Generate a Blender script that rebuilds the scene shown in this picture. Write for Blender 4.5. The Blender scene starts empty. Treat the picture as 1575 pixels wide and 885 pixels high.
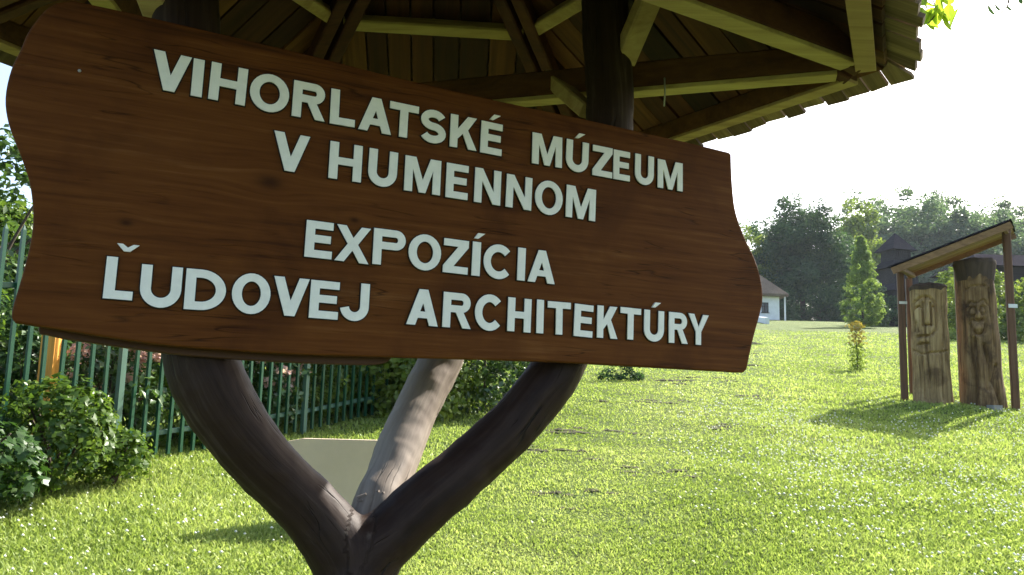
import bpy, bmesh, math, random
import numpy as np
from mathutils import Vector, Matrix
random.seed(7)
RNG = np.random.default_rng(11)
S = bpy.context.scene
COL = S.collection
R = math.radians

# ------------------------------------------------------------------ camera
EYE = 1.4
FPX = 1236.0
_U = Vector((263., 9212., -1236.)).normalized()
_F = (Vector((0, 0, -1)) + _U[2] * _U).normalized()
_X = _F.cross(_U)
M3 = Matrix((_X, _F, _U))
cam = bpy.data.cameras.new('camera')
cam.sensor_width = 36.0
cam.lens = 36.0 * FPX / 1575.0
cam.clip_start = 0.05
cam.clip_end = 3000
cam_o = bpy.data.objects.new('camera', cam)
COL.objects.link(cam_o)
mw = M3.to_4x4()
mw.translation = (0, 0, EYE)
cam_o.matrix_world = mw
S.camera = cam_o

# ------------------------------------------------------------------ light
SUN_AZ, SUN_EL = 45.0, 38.0          # azimuth right of straight ahead, elevation
w = bpy.data.worlds.new('World')
S.world = w
w.use_nodes = True
nt = w.node_tree
bg = nt.nodes['Background']
sky = nt.nodes.new('ShaderNodeTexSky')
sky.sky_type = 'NISHITA'
sky.sun_disc = False
sky.sun_elevation = R(SUN_EL)
sky.sun_rotation = R(SUN_AZ)
sky.air_density = 1.0
sky.dust_density = 3.0
sky.ozone_density = 1.0
nt.links.new(sky.outputs[0], bg.inputs[0])
bg.inputs[1].default_value = 0.14
sd = bpy.data.lights.new('sun', 'SUN')
sd.energy = 5.0
sd.angle = R(0.5)
sd.color = (1.0, 0.95, 0.86)
so = bpy.data.objects.new('sun', sd)
COL.objects.link(so)
sv = Vector((math.sin(R(SUN_AZ)) * math.cos(R(SUN_EL)), math.cos(R(SUN_AZ)) * math.cos(R(SUN_EL)), math.sin(R(SUN_EL))))
so.rotation_euler = sv.to_track_quat('Z', 'Y').to_euler()
so.location = (20, 20, 40)
S.view_settings.view_transform = 'Standard'
S.view_settings.look = 'None'
S.view_settings.gamma = 1
S.view_settings.exposure = 1.53
S.cycles.max_bounces = 8
S.cycles.diffuse_bounces = 4
S.cycles.transparent_max_bounces = 8

HAZE = .00022                          # density of the air, per metre

# ------------------------------------------------------------------ helpers
def ray(px, py):
    return M3 @ Vector((px - 787.5, -(py - 442.5), -FPX))
def at(px, py, y):                    # the point of the place seen there, at a distance y ahead
    r = ray(px, py)
    return r * (y / r.y) + Vector((0, 0, EYE))
def atz(px, py, z):
    r = ray(px, py)
    return r * ((z - EYE) / r.z) + Vector((0, 0, EYE))

def hill(x, y):
    """height of the lawn: a steady slope up to a crest about 85 m away"""
    x = np.asarray(x, float); y = np.asarray(y, float)
    z = np.where(y > 0, .12 * y, .05 * y)
    over = np.maximum(y - 80, 0)
    z = z - .12 * over + np.minimum(.12 * over, .5 * (1 - np.exp(-over / 4.2)) )
    near = np.clip((y - 2) / 4, 0, 1) * np.clip((70 - y) / 30, 0, 1)
    z = z + near * (.022 * np.sin(x * 1.3 + .7 * np.sin(y * .8)) * np.sin(y * 1.1 + 1.0) + .012 * np.sin(x * 3.1 + y * 1.7) * np.sin(y * 2.7 - x * .6))
    return z
def gz(x, y):
    return float(hill(x, y))

def tag(o, label=None, cat=None, group=None, kind=None):
    if label: o['label'] = label
    if cat: o['category'] = cat
    if group: o['group'] = group
    if kind: o['kind'] = kind
    return o
def thing(name, label, cat, loc=(0, 0, 0), rz=0.0, group=None):
    o = bpy.data.objects.new(name, None)
    COL.objects.link(o)
    o.location = loc
    o.rotation_euler = (0, 0, rz)
    o.empty_display_size = .1
    return tag(o, label, cat, group)
def link(name, me, mat=None, parent=None, smooth=False):
    if mat is not None:
        if len(me.materials) == 0: me.materials.append(mat)
        else: me.materials[0] = mat
    if smooth:
        me.polygons.foreach_set('use_smooth', [True] * len(me.polygons))
    o = bpy.data.objects.new(name, me)
    COL.objects.link(o)
    if parent is not None: o.parent = parent
    return o
def pydata(name, v, f, shift=None):
    me = bpy.data.meshes.new(name)
    if shift is not None:
        v = [(a[0] - shift[0], a[1] - shift[1], a[2] - shift[2]) for a in v]
    me.from_pydata([tuple(a) for a in v], [], f)
    me.update()
    return me
def np_mesh(name, V, Fc, attr=None):
    """V (n,3), Fc (m,k) -> mesh, quickly; attr: per-vertex float 'tint'"""
    me = bpy.data.meshes.new(name)
    V = np.ascontiguousarray(V, np.float32); Fc = np.ascontiguousarray(Fc, np.int32)
    m, k = Fc.shape
    me.vertices.add(len(V)); me.vertices.foreach_set('co', V.ravel())
    me.loops.add(m * k); me.loops.foreach_set('vertex_index', Fc.ravel())
    me.polygons.add(m); me.polygons.foreach_set('loop_start', np.arange(m, dtype=np.int32) * k)
    if attr is not None:
        a = me.attributes.new('tint', 'FLOAT', 'POINT')
        a.data.foreach_set('value', np.ascontiguousarray(attr, np.float32))
    me.update(calc_edges=True)
    return me

class MB:
    """collects boxes, beams and tubes for ONE mesh"""
    def __init__(s): s.v = []; s.f = []
    def add(s, v, f):
        b = len(s.v); s.v += [tuple(a) for a in v]; s.f += [tuple(i + b for i in q) for q in f]
    def box(s, c, d, rz=0):
        c = Vector(c); m = Matrix.Rotation(rz, 3, 'Z')
        v = [c + m @ Vector((sx * d[0] / 2, sy * d[1] / 2, sz * d[2] / 2)) for sz in (-1, 1) for sx, sy in ((-1, -1), (1, -1), (1, 1), (-1, 1))]
        s.add(v, [(3, 2, 1, 0), (4, 5, 6, 7), (0, 1, 5, 4), (1, 2, 6, 5), (2, 3, 7, 6), (3, 0, 4, 7)])
        return s
    def beam(s, a, b, wd, ht, up=(0, 0, 1), ch=.12, top_at=None):
        """chamfered bar from a to b, wd across, ht along up; a and b on its axis"""
        a = Vector(a); b = Vector(b); t = (b - a).normalized(); side = t.cross(Vector(up)).normalized(); u = side.cross(t)
        c = ch * min(wd, ht); hw, hh = wd / 2, ht / 2
        prof = [(-hw + c, -hh), (hw - c, -hh), (hw, -hh + c), (hw, hh - c), (hw - c, hh), (-hw + c, hh), (-hw, hh - c), (-hw, -hh + c)]
        v = [p + side * x + u * z for p in (a, b) for x, z in prof]
        f = [(i, (i + 1) % 8, 8 + (i + 1) % 8, 8 + i) for i in range(8)] + [tuple(range(7, -1, -1)), tuple(range(8, 16))]
        s.add(v, f); return s
    def prism(s, poly, nrm, th):
        """flat polygon thickened along nrm"""
        nrm = Vector(nrm); n = len(poly); P = [Vector(p) for p in poly]
        v = P + [p + nrm * th for p in P]
        s.add(v, [tuple(range(n - 1, -1, -1)), tuple(range(n, 2 * n))] + [(i, (i + 1) % n, n + (i + 1) % n, n + i) for i in range(n)])
        return s
    def tube(s, pts, rad, n=12, cap=True, jit=0):
        P = [Vector(p) for p in pts]; b = len(s.v); k = len(P)
        ref = Vector((.31, .9, .12)).normalized()
        for i, p in enumerate(P):
            t = (P[min(i + 1, k - 1)] - P[max(i - 1, 0)]).normalized()
            x = t.cross(ref).normalized(); y = t.cross(x)
            r = rad[i] if hasattr(rad, '__len__') else rad
            for j in range(n):
                a = 2 * math.pi * j / n
                rr = r * (1 + jit * random.uniform(-1, 1))
                s.v.append(tuple(p + x * (rr * math.cos(a)) + y * (rr * math.sin(a))))
        for i in range(k - 1):
            for j in range(n):
                s.f.append((b + i * n + j, b + i * n + (j + 1) % n, b + (i + 1) * n + (j + 1) % n, b + (i + 1) * n + j))
        if cap:
            s.f.append(tuple(b + j for j in range(n - 1, -1, -1))); s.f.append(tuple(b + (k - 1) * n + j for j in range(n)))
        return s
    def mesh(s, name, shift=None):
        me = pydata(name, s.v, s.f, shift)
        bm = bmesh.new(); bm.from_mesh(me); bmesh.ops.recalc_face_normals(bm, faces=bm.faces); bm.to_mesh(me); bm.free()
        return me
    def build(s, name, mat, parent=None, smooth=False, world=True):
        """world: coordinates given in world space, parent is an unrotated empty"""
        sh = parent.location if (parent is not None and world) else None
        return link(name, s.mesh(name, sh), mat, parent, smooth)

def spline(P, n=8):
    """Catmull-Rom through the points"""
    P = [Vector(p) for p in P]; out = []
    for i in range(len(P) - 1):
        a = P[max(i - 1, 0)]; b = P[i]; c = P[i + 1]; d = P[min(i + 2, len(P) - 1)]
        for k in range(n):
            t = k / n
            out.append(.5 * ((2 * b) + (c - a) * t + (2 * a - 5 * b + 4 * c - d) * t * t + (3 * b - a - 3 * c + d) * t ** 3))
    out.append(P[-1]); return out

# ------------------------------------------------------------------ materials
def mat(name):
    m = bpy.data.materials.new(name); m.use_nodes = True
    n = m.node_tree; n.nodes.clear()
    o = n.nodes.new('ShaderNodeOutputMaterial')
    return m, n, o
def nd(n, t, **k):
    x = n.nodes.new(t)
    for a, b in k.items():
        if a in x.inputs: x.inputs[a].default_value = b
        else: setattr(x, a, b)
    return x
def ramp(n, fac, stops):
    r = n.nodes.new('ShaderNodeValToRGB'); e = r.color_ramp.elements
    while len(e) < len(stops): e.new(.5)
    for i, (p, c) in enumerate(stops):
        e[i].position = p; e[i].color = (*c, 1)
    n.links.new(fac, r.inputs[0]); return r.outputs[0]
def mix(n, fac, a, b, blend='MIX'):
    x = n.nodes.new('ShaderNodeMix'); x.data_type = 'RGBA'; x.blend_type = blend
    for sock, v in ((x.inputs[0], fac), (x.inputs[6], a), (x.inputs[7], b)):
        if hasattr(v, 'links'): n.links.new(v, sock)
        elif isinstance(v, (int, float)): sock.default_value = v
        else: sock.default_value = (*v, 1)
    return x.outputs[2]
def mth(n, op, a, b=None):
    x = n.nodes.new('ShaderNodeMath'); x.operation = op
    for i, v in enumerate((a, b)):
        if v is None: continue
        if hasattr(v, 'links'): n.links.new(v, x.inputs[i])
        else: x.inputs[i].default_value = v
    return x.outputs[0]

def wood(name, cols, axis='X', scale=1.0, follow=False, cracks=0.0, fine=.2, rough=.65, bump=.3, rand=.35, knots=None, spec=.4, stains=0.0):
    """grain stretched along one object axis; cols dark -> light; each object its own shade"""
    m, n, o = mat(name)
    tc = n.nodes.new('ShaderNodeTexCoord'); oi = n.nodes.new('ShaderNodeObjectInfo')
    off = nd(n, 'ShaderNodeVectorMath', operation='MULTIPLY_ADD')
    n.links.new(oi.outputs['Random'], off.inputs[0]); off.inputs[1].default_value = (17, 31, 23)
    n.links.new(tc.outputs['Object'], off.inputs[2])
    vec = off.outputs[0]
    if follow: vec = nd(n, 'ShaderNodeAttribute', attribute_name='grain').outputs['Vector']
    if knots:
        vec = tc.outputs['Object']
        kd = None; push = None
        for (kx, kz, kr) in knots:
            sub = nd(n, 'ShaderNodeVectorMath', operation='SUBTRACT'); n.links.new(tc.outputs['Object'], sub.inputs[0]); sub.inputs[1].default_value = (kx, 0, kz)
            sc = nd(n, 'ShaderNodeVectorMath', operation='MULTIPLY'); n.links.new(sub.outputs[0], sc.inputs[0]); sc.inputs[1].default_value = (.55 / kr, 0, 1 / kr)
            ln = nd(n, 'ShaderNodeVectorMath', operation='LENGTH'); n.links.new(sc.outputs[0], ln.inputs[0])
            g = mth(n, 'POWER', 2.718, mth(n, 'MULTIPLY', mth(n, 'MULTIPLY', ln.outputs['Value'], ln.outputs['Value']), -.35))
            sz = n.nodes.new('ShaderNodeSeparateXYZ'); n.links.new(sub.outputs[0], sz.inputs[0])
            p = mth(n, 'MULTIPLY', g, mth(n, 'MULTIPLY', sz.outputs[2], -.75))
            push = p if push is None else mth(n, 'ADD', push, p)
            c = mth(n, 'POWER', 2.718, mth(n, 'MULTIPLY', mth(n, 'MULTIPLY', ln.outputs['Value'], ln.outputs['Value']), -3.2))
            kd = c if kd is None else mth(n, 'MAXIMUM', kd, c)
        cz = n.nodes.new('ShaderNodeCombineXYZ'); n.links.new(push, cz.inputs[2])
        ad = nd(n, 'ShaderNodeVectorMath', operation='ADD'); n.links.new(vec, ad.inputs[0]); n.links.new(cz.outputs[0], ad.inputs[1]); vec = ad.outputs[0]
    st = {'X': (1.3, 22, 22), 'Y': (22, 1.3, 22), 'Z': (22, 22, 1.3)}[axis]
    mp = n.nodes.new('ShaderNodeMapping'); n.links.new(vec, mp.inputs[0]); mp.inputs['Scale'].default_value = [a * scale for a in st]
    a = nd(n, 'ShaderNodeTexNoise', Scale=1.0, Detail=6.0, Roughness=.62, Distortion=.6); n.links.new(mp.outputs[0], a.inputs[0])
    mp2 = n.nodes.new('ShaderNodeMapping'); n.links.new(vec, mp2.inputs[0]); mp2.inputs['Scale'].default_value = [b * scale * (4 if b > 2 else 2.5) for b in st]
    b = nd(n, 'ShaderNodeTexNoise', Scale=1.0, Detail=3.0, Roughness=.6); n.links.new(mp2.outputs[0], b.inputs[0])
    big = nd(n, 'ShaderNodeTexNoise', Scale=2.2 * scale, Detail=4.0, Roughness=.55); n.links.new(vec, big.inputs[0])
    fac = mth(n, 'ADD', mth(n, 'MULTIPLY', a.outputs[0], .8 - fine), mth(n, 'ADD', mth(n, 'MULTIPLY', b.outputs[0], fine), mth(n, 'MULTIPLY', big.outputs[0], .2)))
    k = len(cols)
    c = ramp(n, fac, [(.34 + .32 * i / max(k - 1, 1), cols[i]) for i in range(k)])
    hv = nd(n, 'ShaderNodeHueSaturation'); n.links.new(c, hv.inputs['Color'])
    n.links.new(mth(n, 'ADD', mth(n, 'MULTIPLY', oi.outputs['Random'], 2 * rand), 1 - rand), hv.inputs['Value'])
    n.links.new(mth(n, 'ADD', mth(n, 'MULTIPLY', oi.outputs['Random'], .03), .485), hv.inputs['Hue'])
    c = hv.outputs[0]
    if stains:
        s2 = nd(n, 'ShaderNodeTexNoise', Scale=3.1, Detail=5.0, Roughness=.6, Distortion=.3); n.links.new(vec, s2.inputs[0])
        c = mix(n, ramp(n, s2.outputs[0], [(.5, (0, 0, 0)), (.68, (stains,) * 3)]), c, cols[0])
    if knots: c = mix(n, mth(n, 'MULTIPLY', kd, .75), c, [q * .35 for q in cols[0]])
    if cracks:
        m3 = n.nodes.new('ShaderNodeMapping'); n.links.new(vec, m3.inputs[0]); m3.inputs['Scale'].default_value = [q * 1.4 * scale for q in st]
        cr = nd(n, 'ShaderNodeTexNoise', Scale=1.0, Detail=2.0, Roughness=.5, Distortion=.4); n.links.new(m3.outputs[0], cr.inputs[0])
        ck = ramp(n, cr.outputs[0], [(.485, (0, 0, 0)), (.5, (1, 1, 1)), (.515, (0, 0, 0))])
        m4 = nd(n, 'ShaderNodeTexNoise', Scale=4.0, Detail=2.0); n.links.new(vec, m4.inputs[0])
        ck = mth(n, 'MULTIPLY', ck, ramp(n, m4.outputs[0], [(.48, (0, 0, 0)), (.6, (cracks,) * 3)]))
        c = mix(n, ck, c, [q * .3 for q in cols[0]])
        fac = mth(n, 'SUBTRACT', fac, ck)
    p = nd(n, 'ShaderNodeBsdfPrincipled', Roughness=rough); p.inputs['Specular IOR Level'].default_value = spec
    n.links.new(c, p.inputs['Base Color'])
    bp = nd(n, 'ShaderNodeBump', Strength=bump, Distance=.004); n.links.new(fac, bp.inputs['Height']); n.links.new(bp.outputs[0], p.inputs['Normal'])
    n.links.new(p.outputs[0], o.inputs[0])
    return m

def plain(name, col, rough=.6, spec=.4, var=.12, nscale=8.0, bump=.1, metal=0):
    m, n, o = mat(name)
    tc = n.nodes.new('ShaderNodeTexCoord')
    a = nd(n, 'ShaderNodeTexNoise', Scale=nscale, Detail=6.0, Roughness=.65); n.links.new(tc.outputs['Object'], a.inputs[0])
    c = ramp(n, a.outputs[0], [(.3, [x * (1 - var) for x in col]), (.7, [min(1, x * (1 + var)) for x in col])])
    p = nd(n, 'ShaderNodeBsdfPrincipled', Roughness=rough, Metallic=metal); p.inputs['Specular IOR Level'].default_value = spec
    n.links.new(c, p.inputs['Base Color'])
    bp = nd(n, 'ShaderNodeBump', Strength=bump, Distance=.01); n.links.new(a.outputs[0], bp.inputs['Height']); n.links.new(bp.outputs[0], p.inputs['Normal'])
    n.links.new(p.outputs[0], o.inputs[0])
    return m

def leafmat(name, lo, mid, hi, trans=.45, gloss=.06, rough=.35):
    """leaf or blade: colour from the point attribute 'tint' plus an own shade per leaf, light shining through"""
    m, n, o = mat(name)
    at_ = nd(n, 'ShaderNodeAttribute', attribute_name='tint')
    ge = n.nodes.new('ShaderNodeNewGeometry')
    f = mth(n, 'ADD', mth(n, 'MULTIPLY', ge.outputs['Random Per Island'], .45), mth(n, 'MULTIPLY', at_.outputs['Fac'], .55))
    c = ramp(n, f, [(.08, lo), (.5, mid), (.92, hi)])
    d = n.nodes.new('ShaderNodeBsdfDiffuse'); n.links.new(c, d.inputs[0])
    t = n.nodes.new('ShaderNodeBsdfTranslucent')
    n.links.new(mix(n, .5, c, mix(n, 1.0, c, (1.2, 1.2, .62), 'MULTIPLY')), t.inputs[0])
    a = n.nodes.new('ShaderNodeMixShader'); a.inputs[0].default_value = trans
    n.links.new(d.outputs[0], a.inputs[1]); n.links.new(t.outputs[0], a.inputs[2])
    g = nd(n, 'ShaderNodeBsdfGlossy', Roughness=rough); g.inputs[0].default_value = (.9, .95, .9, 1)
    b = n.nodes.new('ShaderNodeMixShader'); b.inputs[0].default_value = gloss
    n.links.new(a.outputs[0], b.inputs[1]); n.links.new(g.outputs[0], b.inputs[2])
    n.links.new(b.outputs[0], o.inputs[0])
    return m

BOARD_KNOTS = [(.514, .388, .030), (.734, .318, .013), (.6415, .300, .012), (.20, .245, .014), (1.05, .665, .008)]
M = {}
M['board'] = wood('varnished_board', [(.045, .0115, .0026), (.102, .0245, .005), (.136, .037, .008), (.19, .065, .021)], 'X', 1.0, rough=.62, bump=.4, rand=0, knots=BOARD_KNOTS, spec=.10, stains=.5, cracks=.7, fine=.38)
M['board_back'] = wood('backing_board', [(.05, .018, .008), (.10, .036, .014)], 'X', 1, rough=.6, rand=0)
M['letter'] = plain('letter_paint', (.90, .88, .80), .45, .4, .06, 34, .15)
M['letter_edge'] = plain('letter_edge_dark', (.020, .014, .008), .7, .2, .2, 30, .1)
M['limb'] = wood('dark_limb', [(.010, .0045, .0024), (.021, .0105, .0056), (.036, .021, .0125), (.10, .074, .054)], 'Z', .7, rough=.6, spec=.2, bump=1.0, rand=0, stains=.3, follow=True, cracks=.9)
M['limb_grey'] = wood('sunlit_limb', [(.09, .066, .052), (.20, .16, .13), (.29, .245, .205), (.34, .29, .25)], 'Z', .7, rough=.7, spec=.15, bump=1.0, rand=0, stains=.45, follow=True, cracks=.9)  # paler copy of the limb wood, sunlight put into its colour
M['beam'] = wood('beam_wood', [(.045, .014, .0055), (.095, .031, .012), (.145, .055, .021)], 'X', .9, rough=.7, rand=.3)
M['beam_pale'] = wood('pale_beam_wood', [(.25, .16, .070), (.42, .30, .135), (.52, .40, .19)], 'X', .9, rough=.7, rand=.12)  # pale wood; under the beams it also carries grass light in its colour
M['sheath'] = wood('roof_board_wood', [(.034, .0105, .005), (.080, .025, .0095), (.14, .048, .018)], 'X', .9, rough=.75, rand=.75)
M['shingle'] = wood('shingle_wood', [(.10, .065, .042), (.20, .135, .09), (.30, .215, .145)], 'X', 1.4, rough=.8, rand=.5)
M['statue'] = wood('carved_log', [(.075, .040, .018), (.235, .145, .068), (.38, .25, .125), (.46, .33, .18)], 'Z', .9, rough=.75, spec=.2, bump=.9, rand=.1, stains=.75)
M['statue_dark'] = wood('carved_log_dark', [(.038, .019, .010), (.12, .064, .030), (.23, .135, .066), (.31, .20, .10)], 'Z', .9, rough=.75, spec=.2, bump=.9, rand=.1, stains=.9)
M['cap'] = wood('weathered_top', [(.025, .016, .012), (.06, .038, .027), (.10, .065, .045)], 'Z', .6, rough=.8, bump=.9)
M['post'] = wood('post_wood', [(.08, .040, .016), (.16, .085, .036), (.23, .13, .058)], 'Z', 1.0, rough=.65, rand=.2)
M['hut_roof'] = wood('shelter_board', [(.13, .065, .024), (.23, .125, .048), (.30, .175, .072)], 'X', 1, rough=.65, rand=.2)
M['green'] = plain('green_paint', (.013, .066, .032), .35, .4, .15, 10, .05)
M['pole'] = plain('pale_green_paint', (.07, .14, .10), .35, .5, .1, 10, .05)
M['orange'] = wood('orange_post', [(.42, .14, .025), (.62, .23, .045), (.70, .30, .07)], 'Z', 1, rough=.6)
M['panel'] = plain('beige_panel', (.58, .46, .33), .6, .3, .07, 4, .03)
M['plaster'] = plain('limewash', (.74, .75, .77), .9, .2, .08, 2.5, .1)
M['thatch'] = wood('grey_thatch', [(.075, .048, .034), (.125, .085, .060), (.18, .13, .095)], 'Y', .5, rough=.95, rand=.1)
M['darktimber'] = wood('dark_timber', [(.018, .016, .018), (.035, .031, .034), (.055, .05, .055)], 'X', .5, rough=1, rand=.3, spec=0)
M['darkroof'] = wood('dark_shingle_roof', [(.018, .016, .019), (.030, .027, .031), (.044, .040, .046)], 'Y', .7, rough=1, rand=.15, spec=0)
M['glass'] = plain('window_glass', (.02, .025, .03), .08, .6, .05, 3, 0)
M['white'] = plain('white_plate', (.75, .75, .73), .5, .4, .03, 9, .02)
M['wire'] = plain('grey_wire', (.45, .45, .42), .5, .4, .1, 9, 0, .3)
M['stone'] = plain('grey_stone', (.26, .25, .23), .9, .3, .35, 3, .6)
M['soil'] = plain('dark_soil', (.050, .052, .020), .95, .2, .45, 14, .8)
M['bark'] = wood('bark', [(.03, .022, .015), (.07, .052, .037), (.12, .095, .07)], 'Z', .8, rough=.9, bump=1.0)
M['grass'] = leafmat('grass_blades', (.14, .21, .036), (.30, .39, .092), (.47, .53, .20), trans=.46, gloss=.012)
M['clover'] = plain('clover_white', (.72, .74, .62), .7, .2, .08, 30, 0)
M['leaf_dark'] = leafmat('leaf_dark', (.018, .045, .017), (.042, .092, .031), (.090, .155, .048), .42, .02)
M['leaf_mid'] = leafmat('leaf_mid', (.026, .055, .011), (.06, .118, .022), (.115, .19, .045), .42, .05)
M['leaf_cone'] = leafmat('leaf_cone', (.075, .13, .022), (.18, .27, .055), (.32, .41, .11), .55, .02)
M['leaf_lime'] = leafmat('leaf_lime', (.075, .125, .014), (.16, .23, .030), (.27, .33, .065), .5, .03)
M['leaf_blue'] = leafmat('leaf_blue', (.045, .085, .040), (.10, .165, .075), (.18, .25, .115), .5, .02)
M['leaf_gloss'] = leafmat('leaf_gloss', (.018, .05, .010), (.05, .11, .018), (.13, .20, .040), .40, .022, .4)
M['leaf_fresh'] = leafmat('leaf_fresh', (.035, .075, .010), (.095, .165, .022), (.20, .27, .045), .46, .02)
M['leaf_bright'] = leafmat('leaf_bright', (.24, .36, .03), (.38, .50, .05), (.50, .60, .09), .72, .02)
M['leaf_red'] = leafmat('leaf_red', (.10, .085, .02), (.20, .17, .03), (.33, .25, .05), .45, .04)
M['flower_pink'] = leafmat('flower_pink', (.55, .30, .28), (.70, .44, .42), (.82, .62, .58), .5, .02)
M['leaf_brown'] = leafmat('leaf_brown', (.06, .025, .016), (.12, .05, .03), (.20, .10, .06), .4, .04)

def ground_material():
    m, n, o = mat('lawn_soil')
    tc = n.nodes.new('ShaderNodeTexCoord')
    big = nd(n, 'ShaderNodeTexNoise', Scale=.35, Detail=5.0, Roughness=.6); n.links.new(tc.outputs['Object'], big.inputs[0])
    mp = n.nodes.new('ShaderNodeMapping'); mp.inputs['Scale'].default_value = (1.2, 4.5, 1); n.links.new(tc.outputs['Object'], mp.inputs[0])
    mid = nd(n, 'ShaderNodeTexNoise', Scale=1.6, Detail=8.0, Roughness=.7); n.links.new(mp.outputs[0], mid.inputs[0])
    fine = nd(n, 'ShaderNodeTexNoise', Scale=38.0, Detail=4.0, Roughness=.7); n.links.new(tc.outputs['Object'], fine.inputs[0])
    c1 = ramp(n, fine.outputs[0], [(.3, (.055, .085, .018)), (.5, (.13, .18, .044)), (.72, (.21, .25, .082))])
    c2 = ramp(n, mid.outputs[0], [(.32, (.62, .66, .6)), (.55, (1, 1, 1)), (.75, (1.2, 1.12, 1.0))])
    c = mix(n, 1.0, c1, c2, 'MULTIPLY')
    c3 = ramp(n, big.outputs[0], [(.35, (.82, .95, .8)), (.65, (1.15, 1.04, 1.0))])
    c = mix(n, 1.0, c, c3, 'MULTIPLY')
    p = nd(n, 'ShaderNodeBsdfPrincipled', Roughness=.9); p.inputs['Specular IOR Level'].default_value = .15
    n.links.new(c, p.inputs['Base Color'])
    bp = nd(n, 'ShaderNodeBump', Strength=1.0, Distance=.05); n.links.new(fine.outputs[0], bp.inputs['Height'])
    bp2 = nd(n, 'ShaderNodeBump', Strength=.8, Distance=.25); n.links.new(mid.outputs[0], bp2.inputs['Height']); n.links.new(bp.outputs[0], bp2.inputs['Normal'])
    n.links.new(bp2.outputs[0], p.inputs['Normal'])
    n.links.new(p.outputs[0], o.inputs[0])
    return m
M['ground'] = ground_material()

# ------------------------------------------------------------------ ground
def build_ground():
    ys = np.concatenate([np.linspace(-60, 0, 13)[:-1], np.linspace(0, 30, 151)[:-1], np.linspace(30, 100, 141)[:-1], np.linspace(100, 250, 31)])
    xs = np.concatenate([np.linspace(-130, -40, 16)[:-1], np.linspace(-40, -8, 41)[:-1], np.linspace(-8, 14, 111)[:-1], np.linspace(14, 60, 61)[:-1], np.linspace(60, 190, 20)])
    X, Y = np.meshgrid(xs, ys)
    Z = hill(X, Y)
    V = np.stack([X, Y, Z], -1).reshape(-1, 3)
    nx = len(xs); ny = len(ys)
    i = (np.arange(ny - 1)[:, None] * nx + np.arange(nx - 1)[None, :]).ravel()
    Fc = np.stack([i, i + 1, i + nx + 1, i + nx], -1)
    o = link('ground', np_mesh('ground', V, Fc), M['ground'], None, True)
    tag(o, kind='structure')
build_ground()

def patch(x, y):
    return (.5 + .22 * np.sin(x * .9 + 1.7 * np.sin(y * .55)) * np.sin(y * .8 + .6 * np.sin(x * .7)) + .16 * np.sin(x * 2.7 + y * 1.1) * np.sin(y * 2.2 - x * .8 + 2)
            + .12 * np.sin(x * 6.1 - y * 3.3) * np.sin(y * 7.0 + x * 2.1))

# rows of earth ledges across the worn path that climbs the lawn
LEDGES = [(.97, 8.78, .80, .07), (.46, 7.5, .62, .06), (.50, 5.92, .48, .045), (3.59, 14.57, 1.5, .10), (1.9, 11.3, 1.1, .07), (4.6, 18.2, 1.6, .10),
          (-.35, 6.6, .40, .04), (5.9, 23.0, 1.9, .12), (2.55, 9.2, .7, .045), (8.4, 30.0, 2.4, .14), (1.3, 6.7, .5, .04), (4.1, 12.4, .8, .05)]
def ledge_clear(x, y):
    k = np.ones_like(x)
    for lx, ly, lw, lh in LEDGES:
        d = ((x - lx) / (lw * .55)) ** 2 + ((y - ly + .03) / (.05 + ly * .003)) ** 2
        k = np.minimum(k, np.clip(d - .1, .55, 1))
    return k
def worn_path():
    """bare earth showing in short broken ledges along the path"""
    v = []; f = []
    for lx, ly, lw, lh in LEDGES:
        for _ in range(7):
            cx_ = lx + random.uniform(-.6, .6) * lw; cy_ = ly + random.gauss(0, .05 + .012 * ly); w_ = lw * random.uniform(.16, .5)
            n = 9; b0 = len(v); hh = lh * random.uniform(.22, .42)
            for i in range(n):
                t = i / (n - 1); x = cx_ + (t - .5) * w_; e = math.sin(math.pi * t) ** .7 * random.uniform(.6, 1.15); y = cy_ + random.uniform(-.02, .02)
                v += [(x, y - .05, gz(x, y - .05) - .012), (x, y - .015 - .02 * e, gz(x, y) + hh * .35 * e), (x, y + .02, gz(x, y) + hh * e), (x, y + .11, gz(x, y + .11) - .012)]
            for i in range(n - 1):
                for k in range(3):
                    q = b0 + i * 4 + k; f.append((q, q + 4, q + 5, q + 1))
    tag(link('worn_path', pydata('worn_path', v, f), M['soil']), kind='structure')
worn_path()

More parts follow.
